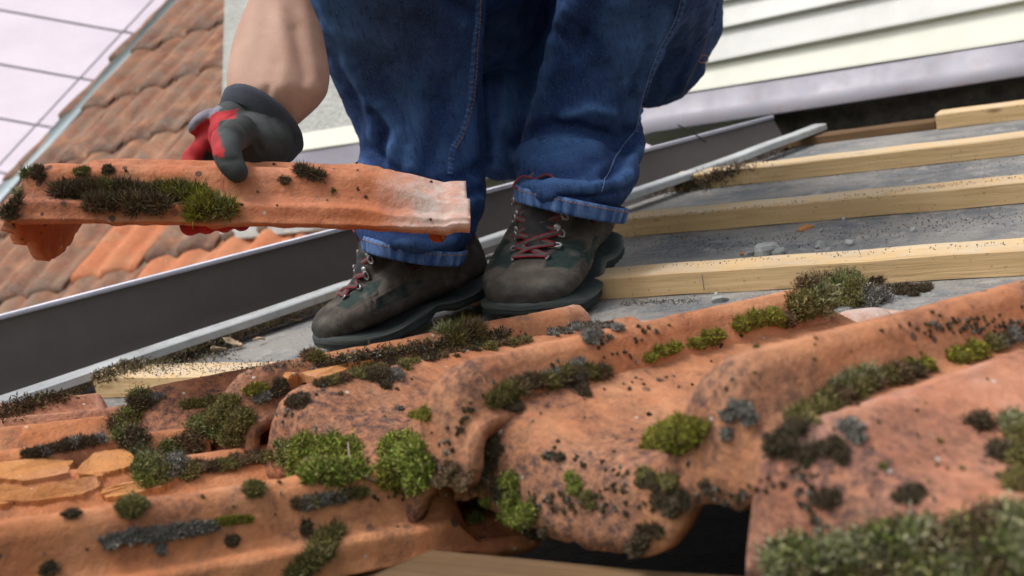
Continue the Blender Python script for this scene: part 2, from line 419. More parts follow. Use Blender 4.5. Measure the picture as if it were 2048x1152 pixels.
M_thread = plain('orange_thread', (.34, .17, .06), .2, 300)
M_lthread = plain('pale_thread', (.20, .27, .42), .2, 300)
M_lace = plain('grey_lace', (.085, .08, .08), .3, 400)
M_red = plain('red_thread', (.22, .022, .032), .3, 300)
M_sole = plain('boot_rubber', (.035, .044, .044), .25, 40, .65, .4, .001, 300)
M_sole2 = plain('boot_midsole', (.07, .08, .078), .2, 40, .7, .3)
M_shirt = plain('dark_shirt', (.06, .06, .07), .2, 20)
M_hair = plain('brown_hair', (.06, .035, .02), .3, 60)

# ------------------------------------------------------------------ ground, house, deck
def sheet(pts, th=0.0):
    pts = [np.asarray(p, float) for p in pts]; return np.array(pts), [list(range(len(pts)))]
iw = W3.T
g0 = [iw @ np.array(p, float) for p in ((-200, -200, -5.5), (200, -200, -5.5), (200, 200, -5.5), (-200, 200, -5.5))]
tag(obj('ground', *sheet(g0), M_grass), kind='structure')
v, f = box(iw @ np.array((2.0, 4.0, -3.7)), (7.0, 9.5, 3.6), iw.T)
o = obj('house_walls', v, f, M_house, smooth=False); tag(o, 'plastered house body below the roof', 'building')
VD = norm(np.array([-0.724, 1.383, 0]) - np.array([-1.353, -.08, 0]))      # valley direction in the roof plane
VN = np.array([-VD[1], VD[0], 0])                                          # away from our roof
r0 = np.array([-1.353, -.08, 0]) - VD * 1.2; r1 = np.array([-0.724, 1.383, 0]) + VD * .12
q1 = r1 + VD * .3
tag(obj('roof_deck', *sheet([r0 + VN * .004, [-.66, r0[1], 0], [-.66, -.03, 0], [3.5, -.03, 0], [3.5, q1[1], 0], q1 + VN * .004]), M_deck), kind='structure')

tag(obj('gap_shade_sheet', *sheet([[-1.5, -1.2, -.4], [3.5, -1.2, -.4], [3.5, 5, -.4], [-1.5, 5, -.4]]), M_gapshade), kind='structure')  # sheet added below the deck notch, coloured near black as the gap's shade
# valley sheet metal beside the deck
vt = thing('valley_gutter', 'dark brown sheet metal valley gutter with a pale folded top edge', 'gutter', atn(400, 690, 0))
NS = 40; P0 = atd(-260, 632 + .28 * 260, 1.44); P1 = atd(1545, 236, 2.36)
V = []; A0 = r0 + np.array([0, 0, -.012]); 
rows = []
for i in range(NS + 1):
    t = i / NS; top = P0 + (P1 - P0) * t
    # foot on the deck side at the same station along the valley
    s = (top - r0) @ VD; foot = r0 + VD * s; foot[2] = -.004
    bot = foot + VN * .045 + np.array([0, 0, -.03]); w = .0012 * math.sin(t * 31) + .001 * math.sin(t * 77)
    rows.append([foot, foot + VN * .03 + np.array([0, 0, -.026]), bot, bot * .5 + top * .5 + np.array([0, 0, w]), top])
V = np.array(rows).reshape(-1, 3); F = [[i * 5 + j, i * 5 + j + 1, i * 5 + 6 + j, i * 5 + 5 + j] for i in range(NS) for j in range(4)]
obj('sheet', V, F, M_band, vt)
tops = [r[4] for r in rows]; v, f = join([box((tops[0] + tops[-1]) / 2 + np.array([0, 0, .002]), (np.linalg.norm(tops[-1] - tops[0]), .012, .007), [norm(tops[-1] - tops[0]), norm(np.cross([0, 0, 1], tops[-1] - tops[0])), norm(np.cross(norm(tops[-1] - tops[0]), norm(np.cross([0, 0, 1], tops[-1] - tops[0]))))], .0015)])
obj('folded_edge', v, f, M_bandtop, vt)
# zinc rail pieces
def rail_piece(pa, pb, w, name='zinc_rail'):
    d = norm(pb - pa); s = norm(np.cross([0, 0, 1], d)); up = np.cross(d, s)
    L = np.linalg.norm(pb - pa); n = 40; V = []; F = []
    prof = [(-w / 2, -.010), (-w / 2, .0), (-w / 2 + .002, .002), (w / 2 - .002, .0025), (w / 2, .0005), (w / 2, -.010), (w / 2 - .002, -.010), (w / 2 - .002, -.001), (-w / 2 + .002, -.001), (-w / 2 + .002, -.010)]
    for i in range(n + 1):
        t = i / n; wob = s * .0006 * math.sin(t * 9 + pa[0] * 5) + up * .0004 * math.sin(t * 14)
        for a, b_ in prof: V.append(pa + d * L * t + s * a + up * b_ + wob)
    m = len(prof)
    for i in range(n):
        for j in range(m): F.append([i * m + j, i * m + (j + 1) % m, (i + 1) * m + (j + 1) % m, (i + 1) * m + j])
    F.append(list(range(m))); F.append([n * m + j for j in range(m)][::-1])
    return V, F
def RL(px):   # rail line: image y for x, at 3 cm above the deck
    y = np.interp(px, [-300, 0, 690, 1030, 1370, 1640], [900, 800, 570, 463, 349, 250]); return atn(px, y, .030)
for a, b_, lab in ((-300, 700, 'pale zinc strip lying lowest along the valley, left of the left boot'), (690, 1385, 'dusty zinc strip passing behind both boots'), (1368, 1640, 'thin dusty zinc strip at the upper end of the valley, right of the jeans')):
    v, f = rail_piece(RL(a), RL(b_), .034 if a < 600 else .030); tag(obj('zinc_strip', np.array(v), f, M_rail, smooth=False), lab, 'metal strip', 'zinc strips along the valley')

# ------------------------------------------------------------------ battens
def batten(x0, x1, u0, w=.048, h=.029, mat=M_batten, label='', tilt=0.0, n0=0.0, skew=0.0):
    nx = max(8, int((x1 - x0) / .02)); V = []; F = []
    prof = [(0, .001), (0, h * .5), (0, h - .002), (.002, h), (w * .5, h), (w - .002, h), (w, h - .002), (w, .001)]
    sd_ = random.random() * 9
    for i in range(nx + 1):
        x = x0 + (x1 - x0) * i / nx; wob = .0016 * math.sin(x * 5 + sd_) + .0008 * math.sin(x * 23 + sd_)
        for a, b_ in prof: V.append([x, u0 + a + wob + skew * (x - x0), n0 + b_ + .0004 * math.sin(x * 40 + a * 300)])
    m = len(prof)
    for i in range(nx):
        for j in range(m): F.append([i * m + j, (i + 1) * m + j, (i + 1) * m + (j + 1) % m, i * m + (j + 1) % m])
    F.append(list(range(m))); F.append([nx * m + j for j in range(m)][::-1])
    return tag(obj('batten', np.array(V), F, mat, smooth=False), label, 'batten', 'roof battens')
def xat(px, py, n): return atn(px, py, n)[0]
batten(-1.27, 1.2, .0, label='sawn batten end under the zinc strip left of the left boot, half under broken tiles')
batten(-1.11, 1.6, .33, label='sawn batten that both boot heels rest on, just above the tile course')
batten(-.94, 1.8, .66, label='sawn batten next above the one under the heels, starting behind the right boot')
batten(-.88, 2.0, .99, label='sawn batten second from the dormer wall, its end under the zinc strip')
batten(-.49, 2.2, 1.325, label='thick end of batten nearest the dormer wall, at the upper right corner')
batten(-.80, -.495, 1.335, w=.04, h=.016, mat=M_oldwood, label='thin grey batten piece butted against the topmost batten under the dormer flashing')
batten(-1.2, 1.0, -.41, w=.06, h=.034, mat=M_oldwood, label='old brown timber at the bottom edge under the raised tiles, lowest in the photo')

# ------------------------------------------------------------------ dormer wall and rendered wall
du = 1.45
def wallpt(px, py, u=du):      # point on the world-vertical plane through u at n=0
    r = ray(px, py); nrm = np.cross([1, 0, 0], UPW); p0 = np.array([0, u, 0]); t = ((p0 - CAM) @ nrm) / (r @ nrm); return CAM + r * t
WN = norm(np.cross([1, 0, 0], UPW)); WN = WN if WN[1] < 0 else -WN      # towards the camera
dw = thing('dormer_wall', 'white and cream weatherboard dormer wall with a lavender grey metal flashing at its foot', 'wall', (0, du, 0))
def wboard(pxs, mat, name, lip=0.006, base=0.0, th=.012):
    a, b_, c, d = [wallpt(*p) for p in pxs]   # lower-left, lower-right, upper-right, upper-left
    n = 20; V = []; F = []
    for i in range(n + 1):
        t = i / n; lo = a + (b_ - a) * t; hi = d + (c - d) * t; w = .0008 * math.sin(t * 17 + a[0])
        V += [lo + WN * base, lo + WN * (base + lip + th + w), lo + (hi - lo) * .06 + WN * (base + lip + th + w), hi + WN * (base + th * .4), hi + WN * base]
    for i in range(n):
        for j in range(5): F.append([i * 5 + j, i * 5 + (j + 1) % 5, (i + 1) * 5 + (j + 1) % 5, (i + 1) * 5 + j])
    F.append([0, 1, 2, 3, 4]); F.append([n * 5 + j for j in range(5)][::-1])
    obj(name, np.array(V), F, mat, dw, smooth=False)
def yl(x, pts):
    (x0, y0), (x1, y1) = pts; return y0 + (y1 - y0) * (x - x0) / (x1 - x0)
XL, XR = 560, 2500
lines = [[(1370, 190), (2048, 85)], [(1405, 136), (2048, 10)], [(1420, 70), (1750, 0)], [(1440, 12), (1500, 0)], [(1400, -50), (1700, -120)], [(1400, -120), (1700, -200)]]
mats = [M_cream, M_paint, M_paint, M_paint, M_paint]
for k in range(5):
    xl = 560 if k == 0 else 1000
    lo, hi = lines[k], lines[k + 1]
    if k == 0:
        wboard([(1000, yl(1000, lo)), (XR, yl(XR, lo)), (XR, yl(XR, hi) - 9), (1000, yl(1000, hi) - 9)], mats[k], 'siding_board')
        wboard([(555, 312), (1000, yl(1000, lo)), (1000, 205), (555, 275)], M_cream, 'siding_board')
    else: wboard([(xl, yl(xl, lo) - 3), (XR, yl(XR, lo) - 3), (XR, yl(XR, hi) - 9), (xl, yl(xl, hi) - 9)], mats[k], 'siding_board', lip=.008, base=.001 + .0005 * k)
# flashing: sloped apron, upper edge behind the board, lower edge proud
V = []; F = []; n = 40
bx_ = [585, 1000, 1310, 1540, 2048, 2500]; by_ = [420, 352, 262, 228, 150, 80]
for i in range(n + 1):
    px = 585 + (2500 - 585) * i / n; yt = yl(px, lines[0]); yb = np.interp(px, bx_, by_)
    hi = wallpt(px, yt - 2) + WN * .014; lo = wallpt(px, yb) ; r = norm(ray(px, yb)); lo = lo - r * .045
    mid = hi * .45 + lo * .55 - WN * .006
    V += [hi, mid, lo, lo + np.array([0, .002, -.003])]
for i in range(n):
    for j in range(3): F.append([i * 4 + j, i * 4 + j + 1, i * 4 + 5 + j, i * 4 + 4 + j])
obj('flashing', np.array(V), F, M_flash, dw)
v, f = box(np.array([.6, du + .08, -.01]), (2.9, .12, .12)); obj('masonry_base', v + np.array([0, 0, 0]), f, M_masonry, dw, smooth=False)
v, f = box(np.array([.9, du + .02, 0]) + UPW * .55 - WN * .25, (4.2, .4, 1.0), [[1, 0, 0], WN, UPW]); obj('wall_core', v, f, M_paint, dw, smooth=False)
# rendered wall behind the arm
pa = wallpt(442, 205, du + .02); pb = wallpt(1010, 205, du + .02); rw = thing('rendered_wall', 'rough grey rendered wall corner behind the bare forearm', 'wall', (pa + pb) / 2)
foot = np.array([(pa[0] + pb[0]) / 2, 0, 0]) + wallpt(700, 345, du + .02) * np.array([0, 1, 1])
v, f = box(foot + UPW * .6 - WN * .2, (pb[0] - pa[0], .4, 1.5), [[1, 0, 0], WN, UPW], .004); obj('render', v, f, M_render, rw, smooth=False)

# ------------------------------------------------------------------ tiles
TW, TL = .213, .44
PX = [0, .003, .007, .013, .020, .028, .040, .055, .072, .090, .106, .120, .132, .142, .150, .157, .164, .172, .182, .188, .192, .195, .199, .206, .209, .2105, .213]
PZ = [.000, .014, .026, .0315, .0315, .028, .0215, .0145, .0085, .0040, .0020, .0015, .003, .009, .019, .031, .040, .0445, .0445, .040, .030, .022, .018, .017, .015, .006, .001]
def tile_mesh(seed, nx=110, ny=120, wx=1.0, chip=0.0, ridge=1.35, nosedrop=.042, shear=0.0, rimh=.019, hf=.016, hk=.8, TL=TL, rough_end=True):
    xs = np.interp(np.linspace(0, 1, nx), np.linspace(0, 1, len(PX)), PX)
    zs = np.interp(xs, PX, PZ)
    k = np.array([.08, .84, .08]); zs = np.convolve(np.pad(zs, 1, mode='edge'), k, 'valid')
    # nose: path parameter
    yn = [(-.004, -1.0), (-.003, -.8), (-.002, -.6), (-.0005, -.42), (.003, -.26), (.008, -.13), (.016, -.05), (.026, -.012)]
    body = np.linspace(.036, TL, ny)
    rows = []
    for y, dz in yn: rows.append((y, dz * nosedrop))
    for y in body: rows.append((y, 0.0))
    V = []
    for y, dz in rows:
        kk = 1.0
        if y > TL - .075 - hf * .3: kk = 1 - hk * min(1, (y - TL + .075 + hf * .3) / hf)
        rim = rimh * min(1, max(0, (y - TL + .022) / .006))
        z = zs * kk * ridge + rim
        if dz < 0: z = zs * (1 - .35 * min(1, -dz / nosedrop)) * ridge + dz * np.interp(xs, [0, .008, .188, .2, .213], [.6, 1, 1, .35, .2])
        x = xs * wx
        V.append(np.stack([x, np.full(nx, y), z], 1))
    V = np.concatenate(V); ns = fbm(V, 9, 3, seed * 3.7); V[:, 2] += ns * .0007
    V[:, 2] += fbm(V, 60, 2, seed * 1.3) * .0006
    V[:, 1] += fbm(V * [1, 0, 1], 20, 2, seed) * .002 * (V[:, 1] < .05)
    lip = (V[:, 1] < .004); V[:, 2] += lip * np.clip(fbm(V * [1, 0, 0], 70, 4, seed + 2) - .1, 0, 1) * .005
    V[:, 0] += fbm(V * [0, 1, 1], 30, 3, seed * 2) * .0016 * (V[:, 0] > .2 * wx)
    V[:, 2] += np.clip(fbm(V, 34, 3, seed + 5) - .25, 0, 1) * -.004
    c_ = None
    n = len(rows); I = np.arange(n * nx).reshape(n, nx)
    F = np.stack([I[:-1, :-1], I[:-1, 1:], I[1:, 1:], I[1:, :-1]], -1).reshape(-1, 4)
    if chip:   # a broken-off outline: drop faces past a jagged line
        c = V[F].mean(1); keep = chip(c); F = F[keep]
    V[:, 1] += shear * (V[:, 0] - .02)
    return V, F
def frame(origin, udir, roll=0.0, up=(0, 0, 1)):
    u = norm(udir); e = norm(np.cross(u, up)); n = np.cross(e, u)
    e2 = e * math.cos(roll) - n * math.sin(roll); n2 = n * math.cos(roll) + e * math.sin(roll)
    M = Matrix([[e2[0], u[0], n2[0], origin[0]], [e2[1], u[1], n2[1], origin[1]], [e2[2], u[2], n2[2], origin[2]], [0, 0, 0, 1]])
    return M
OCC = []    # (V,F) in roof coords for dropping moss on
def tile(place, seed, label, mat=None, nibs=True, group=None, **kw):
    TL = kw.get('TL', globals()['TL'])
    V, F = tile_mesh(seed, **kw); mat = mat or M_clay
    o = obj('roof_tile', V, F, [mat, M_under], place=place)
    s = o.modifiers.new('thickness', 'SOLIDIFY'); s.thickness = .0105; s.offset = -1; s.material_offset = 1; s.material_offset_rim = 0
    tag(o, label, 'roof tile', group)
    if nibs:
        parts = [box((x, TL - .028, .0 - .012), (.03, .016, .024), None, .004) for x in (.07, .14)] + [box((.105, .2, -.009), (.012, .25, .016), None, .003)]
        v, f = join(parts); obj('hanging_nib', v, f, M_under, o, place=place)
    Pm = np.array(place); OCC.append((V @ Pm[:3, :3].T + Pm[:3, 3], F)); return o
uA = norm([.37, .91, -.155])
G1 = 'foreground clay tiles lying on the lower battens'
# upper foreground course
def noflange(w): return lambda c: c[:, 0] < .207 * w
def chipA0(c):
    return (c[:, 0] < .2 * 1.05) & ((c[:, 0] > .055 + .012 * np.sin(c[:, 1] * 50) + .006 * np.sin(c[:, 1] * 170)) | (c[:, 1] < .20 + .03 * np.sin(c[:, 0] * 130)))
CA = [
 ((290, 800, .10), 1, 'broken orange tile with grey moss ball on its rounded edge, left end of the upper tile course', M_clay, dict(wx=1.05, chip=chipA0)),
 ((600, 800, .115), 2, 'orange tile with a long mossy crest, directly below the left boot', M_clay, dict(wx=1.12, chip=noflange(1.08))),
 ((985, 800, .12), 3, 'wide orange tile with dark rounded nose above the black gap, middle of the foreground', M_clay, dict(wx=1.17, chip=noflange(1.17))),
 ((1605, 890, .13), 5, 'large pinkish tile at the right edge with lichen patches, right of the black gap', M_clay2, dict(wx=1.15)),
]
FA = frame((0, 0, 0), uA); eA, uAn, nA = (np.array([FA[i][j] for i in range(3)]) for j in range(3))
for (qx, qy, qn), sd_, lab, mt, kw in CA:
    rl = -5; kw = dict(shear=.20, nosedrop=.056, **kw)
    org = atn(qx, qy, qn) - eA * .019 - uAn * .02 - nA * .034
    tile(frame(org, uA, R(rl)), sd_, lab, mt, group=G1, **kw)


# lower foreground course: loose tiles turned a little to the left
uB = norm(atd(920, 975, .80) - atd(0, 1130, .66))
pB = atd(925, 985, .80)
FB = frame((0, 0, 0), uB); eB = np.array([FB[0][0], FB[1][0], FB[2][0]]); uBn = np.array([FB[0][1], FB[1][1], FB[2][1]]); nB = np.array([FB[0][2], FB[1][2], FB[2][2]])
def bframe(k, dy=0.0, dz=0.0):
    o_ = pB - uBn * (TL - .065 + dy) - eB * (.186 + k * .2) + nB * (dz - .034); return frame(o_, uB)
tile(bframe(0), 11, 'bare flanged tile at the bottom left with lichen patch in its pan, lowest in the photo', M_clayB, group=G1)
tile(bframe(1, .085, -.006), 12, 'flaking tile at the left edge, just above the lowest tile', M_clayB, group=G1, chip=lambda c: (c[:, 1] < .37 + .04 * np.sin(c[:, 0] * 55)) | (c[:, 0] < .02))
tile(bframe(2, .135, -.025), 13, 'half hidden tile at the left edge with pale limed upper rim', M_clay2, group=G1)

# ------------------------------------------------------------------ far roof across the valley
OF = atd(219, 548, 3.5)
uF = norm(CM.T @ np.array([.44, -.6, .45])); eF = norm(CM.T @ np.array([.98, -.24, -.3])); nF = norm(np.cross(eF, uF))
if nF @ CAM - nF @ OF < 0: nF = -nF
def far_tile_mesh(seed, nx=44, ny=26):
    px_ = [0, .006, .014, .026, .040, .054, .066, .076, .086, .094, .1, .106, .114, .126, .140, .154, .166, .176, .186, .194, .2]
    pz_ = [0, .014, .022, .026, .024, .017, .008, .005, .006, .003, .001, .014, .022, .026, .024, .017, .008, .005, .006, .003, .0]
    xs = np.linspace(0, .2, nx); zs = np.interp(xs, px_, pz_) * 1.05; rows = [(-.002, -.016), (-.001, -.008), (.003, -.003), (.012, 0)] + [(y, 0) for y in np.linspace(.03, .37, ny)]
    V = np.concatenate([np.stack([xs, np.full(nx, y) - (.012 * (zs < .006) if y < .02 else 0) * 0, zs * (1.0 if dz > -.005 else .8) + dz], 1) for y, dz in rows])
    V[:, 2] += fbm(V, 14, 2, seed) * .003; V[:, 1] += (V[:, 1] < .02) * (np.interp(V[:, 0], px_, pz_) * -1.0 + .012)
    n = len(rows); I = np.arange(n * nx).reshape(n, nx); return V, np.stack([I[:-1, :-1], I[:-1, 1:], I[1:, 1:], I[1:, :-1]], -1).reshape(-1, 4)
protos = {}
def far_tile(r, k):
    o_ = OF + eF * (k * .198 + (.0 if r % 2 else .1)) * 1.36 + uF * (r * .33) * 1.36
    c = o_ + uF * .17 + eF * .1; q = proj(c)[0]; q2 = proj(o_ + eF * .2)[0]
    if q[0] < -260 or q[0] > 800 or q[1] > 720 or q[1] < -260: return
    # verge line: nothing left of it
    ul = proj(o_ + uF * .30)[0]
    if ul[0] < (401.5 - ul[1]) / 1.115 - 6: return
    u2 = norm(uF * .33 + nF * -.022); n2 = norm(nF)
    M = Matrix([[eF[0], u2[0], n2[0], o_[0]], [eF[1], u2[1], n2[1], o_[1]], [eF[2], u2[2], n2[2], o_[2]], [0, 0, 0, 1]]) @ Matrix.Scale(1.36, 4)
    clean = (q[0] > 240 and q[1] > 400 and (r * 7 + k * 3) % 5 != 0)
    key = ((r + k) % 3, clean)
    if key not in protos:
        V, F = far_tile_mesh(key[0] * 5.1 + 2); o = obj('weathered_roof_tile' if not clean else 'clean_roof_tile', V, F, M_far2 if clean else M_far, place=M)
        s_ = o.modifiers.new('thickness', 'SOLIDIFY'); s_.thickness = .012; s_.offset = -1; protos[key] = o
    else:
        o = protos[key].copy(); C.objects.link(o); o.matrix_world = WR @ M
    if clean: tag(o, 'newer bright orange clay tile of the neighbouring roof, under the held tile beyond the dark gutter', 'roof tile', 'newer orange tiles on the neighbouring roof')
    else: tag(o, 'weathered ribbed clay tile of the neighbouring roof beyond the dark gutter', 'roof tile', 'weathered tiles on the neighbouring roof')
for r in range(-2, 5):
    for k in range(-8, 7): far_tile(r, k)
# deck under those tiles
fl = [OF - eF * 2.2 - uF * .9 - nF * .05, OF + eF * 1.2 - uF * .9 - nF * .05, OF + eF * 1.2 + uF * 1.9 - nF * .05, OF - eF * .0 + uF * 1.9 - nF * .05]
def onF(px, py, h):
    r = ray(px, py); t = ((OF + nF * h - CAM) @ nF) / (r @ nF); return CAM + r * t
va, vb = onF(-60, 401.5 + 67, .012), onF(420, 401.5 - 1.115 * 420, .012)
vd = norm(vb - va); vs = norm(np.cross(nF, vd)); vs = vs if proj(va + vs * .05)[0][0] < proj(va)[0][0] else -vs
tri = [va - nF * .055, vb - nF * .055, onF(442, -67, -.045), onF(700, 480, -.045), onF(700, 900, -.045), onF(-60, 900, -.045)]
tag(obj('neighbour_roof_deck', *sheet(tri), M_deck), kind='structure')
vt2 = thing('verge_trim', 'pale blue metal verge trim along the left edge of the neighbouring roof', 'trim', va)
L = np.linalg.norm(vb - va)
v, f = box((va + vb) / 2 + vs * .012 + nF * .012, (L, .085, .010), [vd, vs, nF], .002); obj('cap', v, f, M_verge, vt2)
v, f = box((va + vb) / 2 + vs * .022 - nF * .06, (L, .006, .13), [vd, vs, nF]); obj('fascia', v, f, M_verge, vt2)
# pinkish panel-clad building far behind
pc = thing('panel_clad_building', 'pinkish white building clad in large flat panels with dark joints, upper left', 'building', atd(150, 200, 7.5))
def pan(px, py, d=7.0): return atd(px, py, 1 / (1 / d - (px - 150) * 1e-5 + (py - 200) * 8e-5))
v, f = join([(np.array([pan(-900, -700, 7.03), pan(1300, -700, 7.03), pan(1300, 1100, 7.03), pan(-900, 1100, 7.03), pan(-900, -700, 7.3), pan(1300, -700, 7.3), pan(1300, 1100, 7.3), pan(-900, 1100, 7.3)]), [[0, 1, 2, 3], [4, 7, 6, 5], [0, 4, 5, 1], [1, 5, 6, 2], [2, 6, 7, 3], [3, 7, 4, 0]])])
obj('backing', v, f, M_joint, pc, smooth=False)
def jA(x, k): return 20 + .178 * x + k * 108.5          # row joints
def jB(y, k): return 290 + (y - 22) * -.93 + k * 760 - (0 if k == 0 else 0)
for r in range(-5, 6):
    for k in range(-1, 2):
        y0, y1 = jA(0, r), jA(0, r + 1)
        def X(ka, b):  # intersection of diagonal k with row line of intercept b
            x = 0
            for _ in range(20): y = b + .178 * x; x = 268 + (y - 40) * -.93 + ka * 760
            return x, b + .178 * x
        g_ = 2.0
        c4 = [X(k, y0 + g_), X(k + 1, y0 + g_), X(k + 1, y1 - g_), X(k, y1 - g_)]
        c4 = [(c4[0][0] + g_, c4[0][1]), (c4[1][0] - g_, c4[1][1]), (c4[2][0] - g_, c4[2][1]), (c4[3][0] + g_, c4[3][1])]
        if not (-900 < c4[0][0] < 1300): continue
        V = [pan(*p, 7.0) for p in c4] + [pan(*p, 7.02) for p in c4]
        obj('panel', np.array(V), [[0, 1, 2, 3], [0, 4, 5, 1], [1, 5, 6, 2], [2, 6, 7, 3], [3, 7, 4, 0]], M_panel, pc, smooth=False)

# ------------------------------------------------------------------ the tile in his hand
hx = norm(atd(935, 402, .99) - atd(15, 384, .965))            # towards the limed upper end
vdir = norm(ray(480, 380)); hn0 = norm(np.cross(hx, np.cross(-vdir, hx)))   # component of the view direction across
up_ = norm(np.cross(norm(np.cross(hx, vdir)), hx)); side = norm(np.cross(hx, norm(-CM[1])))  # roughly camera-down based
ue = -CM[1] - (-CM[1] @ hx) * hx; ue = norm(ue)                # image-up, across the tile
toc = norm(np.cross(hx, ue)); toc = toc if toc @ vdir < 0 else -toc
a_ = R(12.5); nH = norm(ue * math.cos(a_) + toc * math.sin(a_)); eH = norm(np.cross(hx, nH)); nH = np.cross(eH, hx)
oH = atd(12, 366, .965) - eH * .205 - nH * .03
TH = Matrix([[eH[0], hx[0], nH[0], oH[0]], [eH[1], hx[1], nH[1], oH[1]], [eH[2], hx[2], nH[2], oH[2]], [0, 0, 0, 1]])
tile(TH, 21, 'orange clay tile held out sideways in the gloved hand, one end whitened', M_held, TL=.39, ridge=1.0, nosedrop=.052, rimh=.003, hf=.085, hk=.62)
OCCB = [bvh(V, F) for V, F in OCC]


# ------------------------------------------------------------------ the person
pr_ = thing('person', 'crouching roofer in blue jeans and hiking boots, bare forearm and work glove holding a tile', 'person', atn(1060, 640, 0))
XR_, YD_, ZF_ = CM[0], CM[1], CM[2]                              # image right, image down, away
def sec(y, L, Rr, d, dz=.9, yoff=0.0):
    hw = (Rr - L) / 2 * d / FPX; return (atd((L + Rr) / 2, y, d), XR_ * hw, ZF_ * hw * dz)
def leg(secs): return loft([sec(*q) for q in secs], 32)
LEGL = [(512, 738, 915, 1.45, 1.3), (495, 728, 930, 1.45, 1.3), (470, 718, 945, 1.46, 1.2), (430, 708, 958, 1.48, 1.1), (390, 705, 972, 1.51, 1.0), (340, 708, 975, 1.52), (300, 722, 976, 1.52), (270, 716, 975, 1.52), (235, 700, 972, 1.52), (190, 676, 968, 1.51),
        (130, 648, 966, 1.49), (60, 626, 965, 1.46), (0, 613, 964, 1.43), (-80, 606, 955, 1.40), (-150, 620, 940, 1.385), (-210, 650, 915, 1.38), (-250, 700, 870, 1.38), (-268, 750, 820, 1.38)]
LEGR = [(422, 1052, 1232, 1.455, 1.35), (402, 1036, 1248, 1.455, 1.35), (378, 1028, 1262, 1.47, 1.25), (345, 1030, 1277, 1.50, 1.15), (300, 1036, 1290, 1.57), (265, 1044, 1290, 1.56), (235, 1056, 1282, 1.55), (200, 1062, 1285, 1.54),
        (150, 1076, 1305, 1.52), (90, 1092, 1335, 1.50), (30, 1108, 1368, 1.47), (-40, 1122, 1402, 1.44), (-120, 1140, 1430, 1.42), (-190, 1170, 1430, 1.40), (-240, 1220, 1390, 1.40), (-262, 1270, 1350, 1.40)]
parts = [leg(LEGL), leg(LEGR)]
parts.append(capsule(atd(795, -120, 1.43), atd(985, 20, 1.80), .10, .115))
parts.append(capsule(atd(1290, -110, 1.45), atd(1290, 40, 1.82), .098, .12))
parts.append(capsule(atd(1300, -60, 1.6), atd(1290, 90, 1.75), .088, .098))
pel = atd(1130, 60, 1.84)
parts.append(ball(pel, (.165, .125, .16), 16, [XR_, ZF_, YD_]))
parts.append(ball(atd(1015, 200, 1.80), (.085, .07, .130), 14, [XR_, ZF_, YD_]))
parts.append(ball(atd(1200, 110, 1.80), (.09, .09, .11), 14, [XR_, ZF_, YD_]))
JV, JF, JN = fuse(parts, .0042, 10, .6)
pj = proj(JV); XY = pj[:, :2]; face = np.clip(-(JN @ ZF_) * 1.6, 0, 1) 
# folds: polyline in photo pixels, half width px, height mm (negative = valley)
FOLDS = [([(708, 405), (760, 425), (830, 428), (900, 418), (960, 395)], 12, 6), ([(712, 445), (780, 462), (860, 458), (945, 440)], 12, -6), ([(735, 300), (770, 330), (800, 352), (850, 362)], 14, -7),
 ([(728, 330), (770, 365), (820, 385)], 14, 6), ([(975, 330), (920, 355), (860, 372)], 14, -5), ([(968, 380), (910, 400), (850, 405)], 12, -5), ([(745, 225), (770, 260), (762, 305)], 12, -6), ([(765, 210), (795, 262), (785, 320)], 14, 5),
 ([(655, 120), (700, 190), (720, 250)], 20, -4), ([(955, 30), (925, 20), (890, -10)], 14, -7), ([(975, 60), (968, 180), (975, 300)], 10, -5), ([(900, 480), (860, 490), (800, 485)], 9, 5), ([(960, 425), (930, 470), (915, 500)], 9, -4),
 ([(1036, 285), (1060, 262), (1100, 250), (1150, 252), (1215, 272)], 13, -8), ([(1040, 310), (1080, 290), (1140, 285), (1200, 300)], 16, 7), ([(1040, 345), (1090, 350), (1150, 335), (1220, 300), (1270, 262)], 13, -7),
 ([(1045, 375), (1110, 368), (1180, 372), (1250, 355)], 12, 6), ([(1120, 395), (1180, 398), (1250, 378)], 8, -5), ([(1285, 262), (1262, 290), (1235, 318), (1215, 350)], 12, -8), ([(1278, 300), (1255, 330), (1240, 372)], 11, 6),
 ([(1058, 225), (1078, 160), (1100, 90), (1125, 20)], 12, 5), ([(1150, 60), (1200, 120), (1235, 200), (1245, 260)], 22, -4), ([(1300, 100), (1270, 180), (1262, 250)], 12, -6), ([(1205, -20), (1170, 60), (1130, 150), (1095, 235)], 20, -4),
 ([(1330, 30), (1300, 110), (1278, 180)], 14, 5), ([(1400, 20), (1390, 90), (1350, 180), (1310, 235)], 10, -5), ([(1225, 225), (1180, 218), (1130, 235)], 12, 6), ([(1100, 0), (1070, -20)], 14, 6), ([(1110, 60), (1150, 110), (1165, 70)], 10, -4),
 ([(1020, 0), (1030, 120), (1015, 240)], 26, 4), ([(985, 120), (990, 240), (975, 320)], 16, -4), ([(640, 60), (700, 60), (780, 90)], 22, 3), ([(700, -20), (760, 40), (860, 60)], 26, -3), ([(800, 140), (830, 230), (825, 330)], 24, 3.5), ([(880, 120), (875, 230), (850, 330)], 20, -3.5), ([(690, 130), (740, 220), (745, 280)], 16, 4)]
disp = np.zeros(len(JV))
for ln, w, h in FOLDS:
    d_ = seg_dist(XY, ln); disp += face * h * .0014 * np.exp(-(d_ / w) ** 2)
sm = (pj[:, 1] > -300)
nz = np.zeros(len(JV)); nz[sm] = fbm(JV[sm] * np.array([1, 1, .6]), 16, 3, 4.0) * .006 + fbm(JV[sm], 55, 2, 9.0) * .002
JV += JN * (disp + nz)[:, None]
JN = normals(JV, JF)
